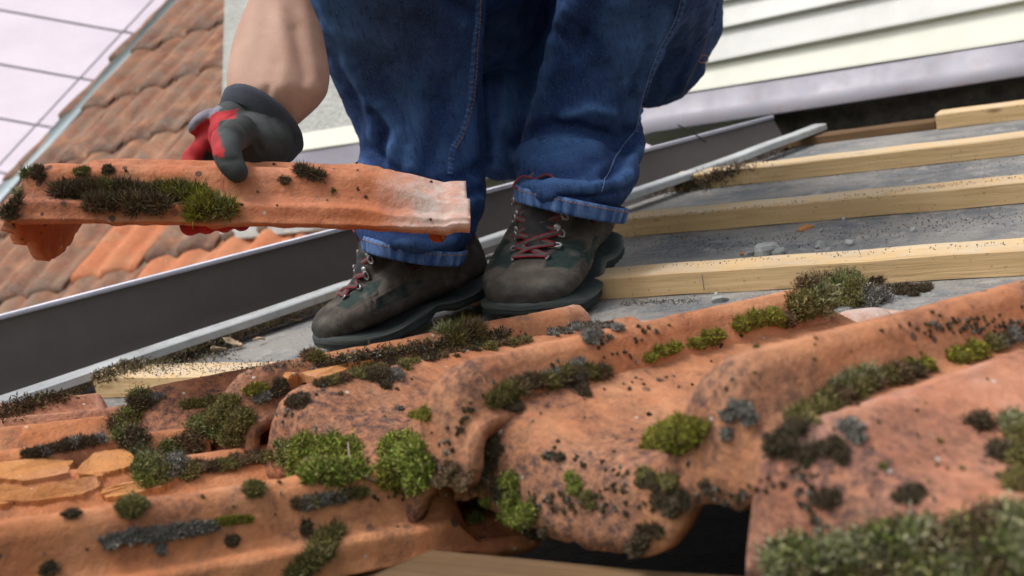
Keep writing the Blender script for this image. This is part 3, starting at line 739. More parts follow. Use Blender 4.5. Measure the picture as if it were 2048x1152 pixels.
# denim colour: indigo with real wear (knees, hems, seam edges)
base = np.array([.010, .028, .10]); faded = np.array([.06, .135, .31])
wear = np.clip(fbm(JV, 7, 4, 2.0) * .5 + .25, 0, 1) * .45 + np.clip(fbm(JV * [1, 1, .35], 40, 3, 6.0), 0, 1) * .35
pj = proj(JV); XY = pj[:, :2]
wear += .75 * np.exp(-(((XY[:, 0] - 690) / 90) ** 2 + ((XY[:, 1] + 20) / 130) ** 2)) + .35 * np.exp(-(((XY[:, 0] - 1250) / 60) ** 2 + ((XY[:, 1] - 80) / 160) ** 2)) + .35 * np.exp(-(((XY[:, 0] - 1140) / 60) ** 2 + ((XY[:, 1] - 310) / 50) ** 2))
wear += np.clip(disp * 70, -.2, .5)
gr = .8 * np.exp(-(((XY[:, 0] - 775) / 110) ** 2 + ((XY[:, 1] - 60) / 110) ** 2))   # ground-in dirt on the shin
wear = np.clip(wear, 0, 1)
col = base + (faded - base) * wear[:, None]; col = col * (1 - gr[:, None] * .6) + np.array([.03, .028, .03]) * gr[:, None] * .6
jeans = obj('jeans', JV, JF, M_denim, pr_, col=col)
JB = bvh(JV, JF)
def jhit(px, py, off): return camhit(JB, px, py, off)
def hem(secs, seed):
    """turned-up cuff band: two rings of the leg outline, puckered"""
    n = 120; V = []; F = []; cols = []
    rings = []
    for (y, L, Rr, d, tilt, grow) in secs:
        hw = (Rr - L) / 2 * d / FPX; c = atd((L + Rr) / 2, y, d); t = np.linspace(0, 2 * math.pi, n, endpoint=False)
        ring = c + np.outer(np.cos(t), XR_ * (hw + grow)) + np.outer(np.sin(t), ZF_ * (hw + grow) * 1.18)
        ring += np.outer(np.cos(t) * hw * tilt, YD_) + np.outer(np.sin(t) * -.010, YD_)
        rings.append(ring)
    m = len(rings)
    for i, rg in enumerate(rings):
        cc = rg.mean(0)
        pk = np.array([(noise.noise(Vector((k * .5 + seed, i * .12, 0))) + .8 * noise.noise(Vector((k * .17 + seed, 3, 0)))) for k in range(n)]) 
        V.append(rg + (rg - cc) / np.linalg.norm(rg - cc, axis=1)[:, None] * (pk * .0028)[:, None])
        cc2 = np.clip(.5 + pk * 1.3 + (.25 if i in (1, m - 2) else 0), 0, 1)[:, None]; cols.append(np.array([.022, .055, .17]) + cc2 * np.array([.10, .16, .27]))
    for i in range(m - 1):
        for j in range(n): F.append([i * n + j, i * n + (j + 1) % n, (i + 1) * n + (j + 1) % n, (i + 1) * n + j])
    return np.concatenate(V), np.array(F), np.concatenate(cols)
def stitched(points, mat, w=.0008, dash=.0035, gap=.0018, name='stitching'):
    out = []; L = 0; pts = [np.array(p) for p in points]; 
    seg = [np.linalg.norm(b - a) for a, b in zip(pts[:-1], pts[1:])]; cum = np.concatenate([[0], np.cumsum(seg)]); P = np.array(pts)
    s0 = 0
    while s0 + dash < cum[-1]:
        a = np.array([np.interp(s0, cum, P[:, k]) for k in range(3)]); b = np.array([np.interp(s0 + dash, cum, P[:, k]) for k in range(3)])
        out.append(tube([a, (a + b) / 2, b], [w * .6, w, w * .6], 5)); s0 += dash + gap
    v, f = join(out); obj(name, v, f, mat, jeans)
for sd_, (yt, yb, Lt, Rt, Lb, Rb, d, tl) in enumerate(((482, 512, 720, 938, 725, 926, 1.45, .16), (392, 424, 1025, 1260, 1029, 1248, 1.455, .20))):
    rs = []
    for k, gw in ((0, -.006), (.06, -.0022), (.25, -.001), (.5, -.0005), (.8, .0), (.94, .0004), (1.0, -.001), (1.0, -.005), (.7, -.008)):
        rs.append((yt + (yb - yt) * k, Lt + (Lb - Lt) * k, Rt + (Rb - Rt) * k, d, tl, gw))
    v, f, cc = hem(rs, sd_ * 50.0); h_ = obj('cuff', v, [f], M_denim, jeans, col=cc)
    n = 120; ring = v[2 * n:3 * n]; rc = ring.mean(0); ring = rc + (ring - rc) * 1.004
    stitched(list(ring) + [ring[0]], M_thread, .0007)
def on_jeans(pxs, off, k=8):
    out = []
    for x, y in [(p[0], p[1]) for p in spline([(a, b, 0) for a, b in pxs], k)]:
        h = jhit(x, y, off)
        if h: out.append(h[0])
    return out
def seam(pxs, w, mat=M_denim, off=.0016, puck=.0):
    """raised seam strip"""
    pts = on_jeans(pxs, 0.0, 16); 
    if len(pts) < 4: return
    V = []; F = []; cols = []
    P = np.array(pts); k = np.ones(5) / 5
    P = np.stack([np.convolve(np.pad(P[:, i], 2, mode='edge'), k, 'valid') for i in range(3)], 1)
    for i, p in enumerate(P):
        d = norm(P[min(i + 1, len(P) - 1)] - P[max(0, i - 1)]); h = jhit(*proj(p)[0][:2], 0); n_ = h[1] if h else -ZF_; s_ = norm(np.cross(d, n_)); o_ = off * (1 + .5 * math.sin(i * 1.3)); 
        V += [p - s_ * w - n_ * .001, p - s_ * w * .7 + n_ * o_, p + n_ * o_ * 1.2, p + s_ * w * .7 + n_ * o_, p + s_ * w - n_ * .001]
        c_ = .16 + .5 * (i % 3 == 0); cols += [np.array([.02, .05, .16]) + c_ * np.array([.09, .13, .2])] * 5
    m = len(P)
    for i in range(m - 1):
        for j in range(4): F.append([i * 5 + j, i * 5 + j + 1, i * 5 + 6 + j, i * 5 + 5 + j])
    obj('seam', np.array(V), np.array(F), mat, jeans, col=np.array(cols))
seam([(958, -80), (956, 30), (950, 70), (944, 140), (940, 200), (925, 265), (905, 300), (900, 350)], .0048)
stitched(on_jeans([(958, -60), (957, 30), (953, 80), (948, 160), (941, 215), (925, 268), (908, 300)], .003), M_thread, .0006)
seam([(1375, -40), (1360, 30), (1325, 95), (1300, 160), (1284, 215), (1272, 265)], .0035)
stitched(on_jeans([(1368, -40), (1352, 30), (1318, 95), (1294, 160), (1279, 215), (1268, 262), (1240, 300), (1215, 345), (1200, 385)], .002), M_lthread, .0006, .003, .001)
stitched(on_jeans([(1415, 60), (1400, 110), (1380, 150), (1362, 190)], .002), M_thread, .0007)
stitched(on_jeans([(1398, 112), (1412, 110), (1413, 122), (1397, 124), (1398, 112)], .002, 3), M_thread, .0009, .004, .0005)
seam([(1436, 5), (1425, 50), (1405, 75), (1385, 95)], .003)

# ---- boots
def boot_frame(T, H, up, sc=(1, 1, 1)):
    y = norm(H - T); z = norm(up - (up @ y) * y); x = np.cross(y, z)      # x = y cross z
    return Matrix([[x[0], y[0], z[0], T[0]], [x[1], y[1], z[1], T[1]], [x[2], y[2], z[2], T[2]], [0, 0, 0, 1]]) @ Matrix.Diagonal((*sc, 1))
BY = [0, .008, .022, .045, .075, .105, .135, .165, .195, .225, .26, .288, .300]
BW = [.016, .031, .042, .050, .0535, .053, .050, .046, .043, .041, .039, .033, .020]
BT = [.044, .052, .059, .066, .073, .082, .096, .112, .125, .13, .13, .115, .085]
def boot(place, mirror, label_part, shaft_tilt=0.0):
    secs = []
    for y, w, t in zip(BY, BW, BT):
        b_ = .018; secs.append((np.array([.004 * math.sin(y * 12) * mirror, y, (t + b_) / 2]), np.array([w, 0, 0]), np.array([0, 0, (t - b_) / 2])))
    up_ = loft(secs, 40, .82)
    sh = []
    for z, cy, hy, hx_ in ((.06, .20, .075, .040), (.09, .208, .078, .041), (.115, .213, .070, .0405), (.135, .220, .064, .041), (.145, .224, .056, .042)):
        sh.append((np.array([0, cy + shaft_tilt * (z - .1), z]), np.array([hx_, 0, 0]), np.array([0, hy, 0])))
    tong = capsule(np.array([0, .092, .068]), np.array([0, .152, .140]), .017, .020)
    tong2 = capsule(np.array([0, .12, .085]), np.array([0, .152, .128]), .028, .030)
    V, F, N = fuse([up_, loft(sh, 40, .95), tong, tong2], .0021, 6, .5)
    x, y, z = V[:, 0] * mirror, V[:, 1], V[:, 2]
    suede = np.array([.066, .056, .048]); green = np.array([.024, .042, .038]); tg = np.array([.038, .038, .040])
    nn = np.clip(fbm(V, 22, 3, mirror * 3.0) * .7 + .5, 0, 1)[:, None]; col = suede * (.7 + .75 * nn)
    ax = np.abs(V[:, 0]); h = np.zeros(len(V))
    def zone(mask_sd, c, lift):  # mask_sd: signed distance-like, positive inside
        nonlocal col, h
        m_ = np.clip(mask_sd / .0012, 0, 1); col = col * (1 - m_[:, None]) + c * m_[:, None]; h += m_ * lift
    # mesh panels: forefoot sides and ankle sides
    s_y, s_z = y, z
    def poly_sd(A, B, poly):
        XY_ = np.stack([A, B], 1); d_ = seg_dist(XY_, poly + [poly[0]]); return np.where(inpoly(XY_, poly), d_, -d_)
    fore = poly_sd(s_y, ax, [(.040, .018), (.050, .043), (.098, .050), (.118, .043), (.100, .026), (.070, .017)]); fore = np.where((z > .045), fore, -1)
    zone(fore, green, -.0013)
    ank = poly_sd(s_y, s_z, [(.165, .075), (.150, .112), (.168, .125), (.205, .112), (.215, .08)]); ank = np.where(ax > .030, ank, -1)
    zone(ank, green * .8, -.0013)
    side = poly_sd(s_y, s_z, [(.085, .045), (.095, .06), (.15, .066), (.18, .058), (.15, .046)]); side = np.where(ax > .035, side, -1)
    zone(side, green, -.001)
    tng = np.where((y > .064) & (y < .185) & (z > .055), np.minimum(.0135 + .012 * np.clip((y - .07) / .08, 0, 1) - ax, (y - .064) * 1.2), -1); zone(tng, tg, -.001)
    toe = np.clip((.032 - y) / .004, 0, 1) * (z < .052); col = col * (1 - .5 * toe[:, None]) + np.array([.045, .045, .042]) * .5 * toe[:, None]
    # stitch grooves around zones
    for sdv in (fore, ank, side): h -= .0009 * np.exp(-((sdv + .003) / .0009) ** 2)
    light = np.array([.15, .135, .115])
    for sdv in (fore, ank, side, tng):
        ml = np.exp(-((sdv + .0022) / .0007) ** 2) * (np.sin((x + y + z) * 2400) > -.3); col = col * (1 - .55 * ml[:, None]) + light * .55 * ml[:, None]
    # toe cap seam and quarter seam
    for sdv in (y - .044 + .25 * ax, y - .142 - .5 * (z - .05) + 0 * ax):
        mm_ = (z > .03); h -= .0011 * np.exp(-(sdv / .001) ** 2) * mm_; ml = np.exp(-((sdv + .0022) / .0007) ** 2) * mm_ * (np.sin((x * 1 + z) * 2600) > -.3); col = col * (1 - .5 * ml[:, None]) + light * .5 * ml[:, None]
    # dust and scuffs
    sc_ = np.clip(fbm(V, 45, 4, 11.0) * 1.6 - .15, 0, 1)[:, None] * .5; col = col * (1 - sc_) + np.array([.17, .15, .13]) * sc_
    # creases over the toes
    for yc in (.078, .090, .103): h -= .0016 * np.exp(-((y - yc - .006 * np.sin(x * 60)) / .0028) ** 2) * (z > .05)
    V = V + N * h[:, None] + N * (fbm(V, 60, 3, 1.0) * .0009)[:, None]
    up_o = obj('boot', V, F, M_boot, pr_, col=col, place=place)
    b = bvh(V, F)
    # sole: outline rings
    t = np.linspace(0, 2 * math.pi, 96, endpoint=False); yy = .151 - .156 * np.cos(t)
    wv = np.interp(yy, [-.006, 0, .008, .022, .045, .075, .105, .135, .165, .195, .225, .26, .288, .303, .308], [0, .022, .035, .046, .0545, .058, .0575, .053, .047, .043, .043, .042, .035, .018, 0])
    xx = np.sign(np.sin(t)) * wv
    def ring(inset, zf): 
        s_ = 1 - inset / .05; return np.stack([xx * s_ + .004 * np.sin(yy * 12) * mirror, .151 + (yy - .151) * (1 - inset / .15), zf], 1)
    spring = .016 * np.clip((.06 - yy) / .06, 0, 1) ** 2
    arch = .010 * np.exp(-((yy - .185) / .016) ** 2)
    topz = .019 + .013 * np.clip((.05 - yy) / .05, 0, 1) ** 1.2 + .006 * np.clip((yy - .24) / .05, 0, 1) + .004 * np.sin(yy * 45)
    rings = [ring(.012, spring + arch + .001), ring(.001, spring + arch), ring(-.0015, spring + arch + .005), ring(.0005, spring * .8 + arch + .010), ring(-.001, .5 * (spring + arch + .010) + .5 * topz * .7), ring(-.0005, topz - .003), ring(.003, topz), ring(.009, topz + .001)]
    # tread notches
    notch = (np.sin(yy * 420) > .2) * .0022
    rings[1][:, 0] -= np.sign(xx) * notch; rings[2][:, 0] -= np.sign(xx) * notch
    V2 = np.concatenate(rings); n = 96; Fs = [[i * n + j, i * n + (j + 1) % n, (i + 1) * n + (j + 1) % n, (i + 1) * n + j] for i in range(7) for j in range(n)]
    Fs.append(list(range(n))[::-1]); Fs.append([7 * n + j for j in range(n)])
    so_ = obj('sole', V2, Fs, M_sole, up_o, place=place)
    band = [rings[4] + [0, 0, 0], rings[4] * [1.012, 1, 1] + [0, 0, .001], (rings[5] - [0, 0, .001]) * [1.012, 1, 1], rings[5]]
    V3 = np.concatenate(band); F3 = [[i * n + j, i * n + (j + 1) % n, (i + 1) * n + (j + 1) % n, (i + 1) * n + j] for i in range(3) for j in range(n)]
    obj('midsole', V3, F3, M_sole2, so_, place=place)
    # toe rubber rand
    def down(px_, py_):
        hh = b.ray_cast(Vector((px_, py_ - .18 * 0, .32)), Vector((0, .0, -1)), 1)
        return (np.array(hh[0]), np.array(hh[1])) if hh[0] is not None else (np.array([px_, py_, .09]), np.array([0, 0, 1.]))
    def fr(px_, s_):   # hit on the laced front: s 0..1 up the tongue line, rays along its normal
        o_ = np.array([px_, .066 + .080 * s_, .062 + .080 * s_]); n_ = norm(np.array([0, -.77, .63])); hh = b.ray_cast(Vector(o_ + n_ * .12), Vector(-n_), .3)
        return (np.array(hh[0]), np.array(hh[1])) if hh[0] is not None else (o_, n_)
    lev = [.02, .21, .40, .60, .82]; eyes = []
    for i, s_ in enumerate(lev):
        wx = .017 + .011 * s_
        for sx in (-1, 1):
            p, n_ = fr(sx * wx, s_); eyes.append((i, sx, p, n_))
            a = norm(np.cross(n_, [0, 1, 0])) ; c_ = np.cross(a, n_)
            if i == 0: v, f = join([tube([p + n_ * .001 - c_ * .006, p + n_ * .004, p + n_ * .001 + c_ * .006], .0014, 6)])
            else:
                q = p + a * sx * -.002; tt = np.linspace(0, 2 * math.pi, 13)
                lp = [q + n_ * .0035 + (a * math.cos(k_) * .0055 + c_ * math.sin(k_) * .0034) for k_ in tt]
                v, f = join([tube(lp, .0011, 6), ball(p - a * sx * -.0065 * 1.0 * 1 + n_ * .0022, (.0042, .0042, .0018), 8, [a, c_, n_]), box(p + n_ * .001, (.013, .007, .0018), [a, c_, n_], .0005)])
            obj('lace_hook', v, f, M_chrome, up_o, place=place)
    E_ = {(i, sx): (p, n_) for i, sx, p, n_ in eyes}
    core = []; red = []
    def lace(p, pn, q, qn, arch_=.004):
        mid = (p + q) / 2 + norm(pn + qn) * arch_; pts = spline([p + pn * .004, mid + norm(pn + qn) * .002, q + qn * .004], 5)
        d = norm(q - p); s_ = norm(np.cross(d, norm(pn + qn)))
        core.append(tube(pts, .0023, 6)); red.append(tube([x_ + s_ * .0024 for x_ in pts], .0013, 5)); red.append(tube([x_ - s_ * .0024 for x_ in pts], .0013, 5))
    p, pn = E_[(0, -1)]; q, qn = E_[(0, 1)]; lace(p, pn, q, qn, .003)
    for i in range(4):
        for sx in (-1, 1):
            p, pn = E_[(i, sx)]; q, qn = E_[(i + 1, -sx)]; lace(p, pn, q, qn, .004 if sx > 0 else .0065)
    # bow loop at the top
    p0, pn = fr(0, .97)
    for sx, dx, dz_ in ((1, .024, -.016), (-1, .022, -.006)):
        lp = spline([p0 + pn * .006, p0 + np.array([sx * dx * .6, -.008, dz_ - .004]) + pn * .006, p0 + np.array([sx * dx, -.008, dz_ * .4]) + pn * .003, p0 + np.array([sx * dx * .6, 0, .006]) + pn * .004, p0 + pn * .006], 6)
        core.append(tube(lp, .0018, 6)); red.append(tube([x_ + pn * .0016 for x_ in lp], .001, 5))
    lp = spline([p0 + pn * .006, p0 + np.array([-.028 * mirror, -.006, -.010]) + pn * .004, p0 + np.array([-.040 * mirror, 0, -.040])], 6); core.append(tube(lp, .0017, 6)); red.append(tube([x_ + np.array([.0016, 0, 0]) for x_ in lp], .001, 5))
    v, f = join(core); lo_ = obj('lace', v, f, M_lace, up_o, place=place)
    v, f = join(red); obj('lace_edge', v, f, M_red, lo_, place=place)
    # red decorative stitching at the ankle panel
    st_ = []
    for poly in ([(.163, .117), (.178, .121), (.196, .116)], [(.166, .079), (.185, .084), (.205, .080)]):
        for sx in (-1, 1):
            for i in range(9):
                a_ = i / 8; y0_ = np.interp(a_, [0, .5, 1], [q_[0] for q_ in poly]); z0_ = np.interp(a_, [0, .5, 1], [q_[1] for q_ in poly])
                hh = b.ray_cast(Vector((sx * .12, y0_, z0_)), Vector((-sx, 0, 0)), .2)
                if hh[0] is None: continue
                p = np.array(hh[0]) + np.array(hh[1]) * .0006; st_.append(tube([p + np.array([0, -.0012, -.0022]), p + np.array(hh[1]) * .0006, p + np.array([0, .0012, .0022])], .0008, 5))
    for k_ in range(0, len(st_), 9):
        v, f = join(st_[k_:k_ + 9]); obj('red_stitching', v, f, M_red, up_o, place=place)
    # heel loop tab
    tb = []
    for sx in (-1, 1):
        hh = b.ray_cast(Vector((sx * .12, .262, .085)), Vector((-sx, 0, 0)), .2)
        if hh[0] is not None: tb.append(box(np.array(hh[0]) + np.array(hh[1]) * .0008, (.0018, .009, .022), None, .0006))
    for v, f in tb: obj('side_tab', v, f, M_twig, up_o, place=place)
    return up_o
nR = np.array([0, 0, 1.0])
TLb = atn(648, 716, .0)
HLb = TLb + norm(atn(948, 590, .022) - TLb) * .30
boot(boot_frame(TLb + np.array([0, 0, .001]), HLb, norm(nR * .75 + UPW * .35 + XR_ * .06), (1.1, .80, .92)), 1, 'left')
TRb = atn(1050, 655, 0.002)
HRb = TRb + norm(atn(1185, 505, .03) - TRb) * .30
boot(boot_frame(TRb + np.array([0, 0, .001]), HRb, norm(nR * .6 + UPW * .5 + XR_ * .05), (1.28, .84, .98)), -1, 'right')

# ---- body: torso, head, arms as one surface (mostly above the picture)
sh_c = atd(1040, -640, 1.50); hd = atd(960, -900, 1.30)
elR = atd(548, -95, 1.32); wrR = atd(520, 262, 1.225)
def asec(y, L, Rr, d, dz=.85): hw = (Rr - L) / 2 * d / FPX; return (atd((L + Rr) / 2, y, d), XR_ * hw, ZF_ * hw * dz)
arm = loft([asec(-110, 520, 600, 1.31), asec(-60, 510, 606, 1.31), asec(0, 499, 620, 1.30), asec(50, 478, 642, 1.29), asec(100, 463, 653, 1.28), asec(150, 455, 660, 1.265), asec(185, 455, 655, 1.25), asec(212, 466, 636, 1.245, .8), asec(240, 484, 606, 1.24, .7), asec(265, 496, 578, 1.235, .6), asec(290, 505, 560, 1.235, .6)], 36)
bp = [arm, capsule(atd(800, -600, 1.52), elR, .052, .040), capsule(atd(1270, -600, 1.55), atd(1420, -330, 1.40), .050, .040), capsule(atd(1420, -330, 1.40), atd(1320, -330, 1.25), .040, .028),
      loft([(atd(1135, 40, 1.84), XR_ * .14, ZF_ * .10), (atd(1120, -150, 1.78), XR_ * .14, ZF_ * .1), (atd(1080, -350, 1.66), XR_ * .155, ZF_ * .11), (atd(1045, -540, 1.56), XR_ * .165, ZF_ * .11), (atd(1035, -640, 1.50), XR_ * .15, ZF_ * .085), (atd(1025, -700, 1.46), XR_ * .075, ZF_ * .065)], 32),
      capsule(atd(1030, -670, 1.48), atd(975, -800, 1.40), .058, .055), ball(hd, (.076, .095, .112), 16, [XR_, ZF_, YD_]), ball(hd + YD_ * .055 - ZF_ * .03, (.052, .06, .05), 12, [XR_, ZF_, YD_]),
      ball(hd - ZF_ * .096 + YD_ * .012, (.014, .018, .024), 8, [XR_, ZF_, YD_]), ball(hd - ZF_ * .085 + YD_ * .055, (.026, .012, .010), 8, [XR_, ZF_, YD_]), ball(hd - XR_ * .077, (.008, .02, .03), 8, [XR_, ZF_, YD_]), ball(hd + XR_ * .077, (.008, .02, .03), 8, [XR_, ZF_, YD_])]
BV, BF, BN = fuse(bp, .0042, 8, .5)
q = proj(BV); fa = np.clip(-(BN @ ZF_) * 1.5, 0, 1); dsp = np.zeros(len(BV))
for ln, w, h in (([(560, 205), (575, 120), (560, 20)], 16, 3), ([(600, 215), (612, 140), (590, 60)], 12, -2.5), ([(500, 160), (520, 90), (530, 20)], 22, -2), ([(635, 180), (620, 90), (610, 0)], 14, 2.5), ([(545, 215), (550, 180)], 7, 2.5), ([(525, 215), (535, 175)], 6, -2)):
    dsp += fa * h * .001 * np.exp(-(seg_dist(q[:, :2], ln) / w) ** 2) * (q[:, 2] < 1.36)
BV += BN * dsp[:, None]
obj('body', BV, BF, M_skin, pr_)
sv, sf, sn = fuse([loft([(atd(1135, 70, 1.85), XR_ * .16, ZF_ * .118), (atd(1120, -150, 1.78), XR_ * .16, ZF_ * .118), (atd(1080, -350, 1.66), XR_ * .172, ZF_ * .128), (atd(1045, -540, 1.56), XR_ * .18, ZF_ * .125), (atd(1035, -655, 1.50), XR_ * .16, ZF_ * .095)], 32), capsule(atd(810, -590, 1.52), atd(690, -390, 1.43), .064, .058), capsule(atd(1262, -600, 1.55), atd(1335, -480, 1.48), .064, .058)], .008, 6)
obj('shirt', sv, sf, M_shirt, pr_)
hv, hf, hn = fuse([ball(hd - YD_ * .022 + ZF_ * .012, (.083, .098, .102), 16, [XR_, ZF_, YD_])], .006, 3); keep = [];
kk_ = hf[0]; cc_ = hv[kk_].mean(1) - hd; hf = [kk_[~((cc_ @ ZF_ < -.035) & (cc_ @ YD_ > -.05))]]
obj('hair', hv, hf, M_hair, pr_)
for sx in (-1, 1):
    v, f = ball(hd - ZF_ * .082 + XR_ * .03 * sx - YD_ * .012, (.013, .010, .009), 8, [XR_, ZF_, YD_]); obj('eye', v, f, M_paint, pr_)

# ---- gloves
def chain(pts):
    return [capsule(np.array(a[0]), np.array(b[0]), a[1], b[1]) for a, b in zip(pts[:-1], pts[1:])]
def ap(px, py, d, r): return (atd(px, py, d), r * d / FPX)
palm = [ball(atd(512, 282, 1.205), (.040, .030, .030), 14, [norm(XR_ + YD_ * .25), ZF_, norm(YD_ - XR_ * .25)]), ball(atd(548, 292, 1.215), (.022, .028, .026), 12, [XR_, ZF_, YD_]), ball(atd(466, 272, 1.20), (.026, .026, .026), 12, [XR_, ZF_, YD_])]
palm.append(ball(atd(462, 240, 1.21), (.022, .024, .020), 10, [XR_, ZF_, YD_]))
palm += chain([ap(524, 262, 1.22, 54), ap(535, 272, 1.215, 54), ap(545, 300, 1.22, 34)])
def tdep(px, py):
    h = camhit(OCCB[-1], px, py); return (h[0] - CAM) @ CM[2] if h else 1.12
d1_, d2_ = tdep(462, 334), tdep(474, 350)
thumb = chain([ap(480, 262, 1.17, 34), ap(452, 284, min(1.14, d1_ + .02), 32), ap(455, 312, d1_ - .014, 29), ap(464, 330, d1_ - .018, 27), ap(474, 344, d2_ - .012, 23)])
fing = []
for k, (x0, x1, x2) in enumerate(((430, 385, 372), (470, 420, 405), (505, 455, 440), (535, 495, 475))):
    l_ = (0, .004, .002, -.004)[k]
    fing += chain([ap(x0, 275 + k * 6, 1.22, 26), ap(x1, 318 + k * 8, 1.245 + l_, 22), ap(x2, 400 + k * 5, 1.19 + l_, 21), ap(x2 + 8, 452 - k * 2, 1.05 + l_, 21 - k)])
palm.append(ball(atd(410, 243, 1.225), (.021, .02, .010), 10, [norm(XR_ - YD_ * .7), ZF_, norm(YD_ + XR_ * .7)]))
GV, GF, GN = fuse(palm + thumb + fing, .0024, 5, .5)
q = proj(GV)
grey = np.array([.050, .056, .056]); redc = np.array([.40, .028, .035]); lg = np.array([.22, .21, .25])
col = np.tile(grey, (len(GV), 1)) * (.75 + .6 * np.clip(fbm(GV, 30, 3) + .5, 0, 1))[:, None]
redp = [(330, 330), (340, 290), (395, 245), (430, 225), (475, 218), (470, 236), (440, 242), (434, 260), (448, 300), (446, 316), (428, 312), (412, 300), (402, 320), (380, 330)]
m_ = inpoly(q[:, :2], redp) | (q[:, 1] > 350) & (q[:, 0] < 520) & ~inpoly(q[:, :2], [(420, 340), (500, 340), (500, 375), (430, 375)])
col[m_] = redc * (.8 + .4 * np.clip(fbm(GV[m_], 40, 2) + .5, 0, 1))[:, None]
m2_ = inpoly(q[:, :2], [(365, 262), (378, 235), (425, 205), (445, 215), (400, 248), (375, 272)]); col[m2_] = lg
for ln, w, h in (([(470, 235), (500, 262), (520, 300)], 7, -2.2), ([(430, 318), (450, 322), (475, 318)], 6, -1.5), ([(540, 235), (556, 265), (570, 300)], 7, -1.8), ([(400, 250), (420, 280), (418, 305)], 7, -1.6), ([(480, 290), (492, 320)], 6, -2)):
    GV += GN * (np.exp(-(seg_dist(q[:, :2], ln) / w) ** 2) * h * .001 * np.clip(-(GN @ ZF_) * 1.5, 0, 1))[:, None]
gl = obj('glove', GV, GF, M_glove, pr_, col=col)
# knitted cuff ring
t = np.linspace(0, 2 * math.pi, 72, endpoint=False); cA = atd(460, 210, 1.235); cB = atd(586, 286, 1.24); cc_ = (cA + cB) / 2; ax1 = (cB - cA) / 2 * 1.22; ax2 = ZF_ * .046
axn = norm(np.cross(ax1, ax2)); axn = axn if axn @ YD_ < 0 else -axn; rings = []
for h_, g_ in ((-.014, .93), (-.008, 1.0), (.0, 1.03), (.004, 1.05), (.007, 1.0), (.004, .94), (-.006, .9)):
    rb = 1 + .018 * np.sin(t * 36) * (h_ > -.01); rings.append(cc_ + axn * h_ + np.outer(np.cos(t) * g_ * rb, ax1) + np.outer(np.sin(t) * g_ * rb, ax2) + np.outer(np.sin(t) * .020, YD_ - XR_ * .5) )
V = np.concatenate(rings); F = [[i * 72 + j, i * 72 + (j + 1) % 72, (i + 1) * 72 + (j + 1) % 72, (i + 1) * 72 + j] for i in range(6) for j in range(72)]
obj('knitted_cuff', V, F, M_glove, gl, col=np.tile(np.array([.055, .065, .085]), (len(V), 1)))
# second glove on the other knee
GV2, GF2, GN2 = fuse([ball(atd(1290, -320, 1.24), (.042, .018, .045), 12, [XR_, ZF_, YD_])] + [c_ for k in range(4) for c_ in chain([ap(1250 + k * 26, -290, 1.24, 18), ap(1240 + k * 26, -250, 1.235, 16), ap(1235 + k * 26, -215, 1.25, 14)])] + chain([ap(1330, -310, 1.24, 20), ap(1375, -280, 1.25, 17)]), .004, 4)
obj('glove', GV2, GF2, M_glove, pr_, col=np.tile(grey, (len(GV2), 1)))

# ------------------------------------------------------------------ moss, lichen and debris
allV = []; allF = []; off_ = 0
for V, F in OCC:
    allV.append(V); allF += (F + off_).tolist(); off_ += len(V)
dk = [(-3, -1, 0), (3, -1, 0), (3, 3, 0), (-3, 3, 0)]; dV = [(-3, -.02, 0), (3, -.02, 0), (3, 3, 0), (-3, 3, 0), (-3, -1, 0), (-.66, -1, 0), (-.66, -.02, 0)]
bt = []
for x0, u0, h0 in ((-1.27, 0, .029), (-1.11, .33, .029), (-.94, .66, .029), (-.88, .99, .029), (-1.2, -.395, .034)):
    w0 = .048 if u0 >= 0 else .06; P_ = [(x0, u0, 0), (2, u0, 0), (2, u0, h0), (x0, u0, h0), (x0, u0 + w0, h0), (2, u0 + w0, h0)]; bt.append(P_)
base_ = np.array(dV + [p for P_ in bt for p in P_], float); fb = [[0, 1, 2, 3], [4, 5, 6, 0]]
for i in range(len(bt)): o_ = 7 + i * 6; fb += [[o_, o_ + 1, o_ + 2, o_ + 3], [o_ + 3, o_ + 2, o_ + 5, o_ + 4]]
ALL = BVHTree.FromPolygons([tuple(v) for v in np.concatenate(allV + [base_])], [tuple(f) for f in allF] + [tuple(i + off_ for i in f) for f in fb])
PAL = {
 'green': [(.14, .19, .02), (.21, .26, .04), (.09, .12, .018), (.28, .29, .08), (.14, .11, .05)],
 'lime': [(.20, .20, .025), (.27, .26, .04), (.13, .12, .02), (.10, .07, .03)],
 'olive': [(.12, .115, .03), (.17, .15, .05), (.07, .06, .025), (.22, .18, .08)],
 'dark': [(.055, .038, .026), (.085, .06, .038), (.13, .095, .06), (.06, .055, .03)],
 'grey': [(.19, .18, .16), (.30, .29, .26), (.11, .10, .09), (.09, .08, .07)],
 'brown': [(.11, .065, .04), (.16, .10, .055), (.07, .045, .03), (.2, .15, .08)],
 'pale': [(.25, .24, .13), (.17, .18, .08), (.09, .11, .03), (.33, .31, .2)],
 'mix': [(.09, .10, .035), (.17, .17, .05), (.07, .055, .04), (.26, .24, .12), (.12, .17, .03)],
}
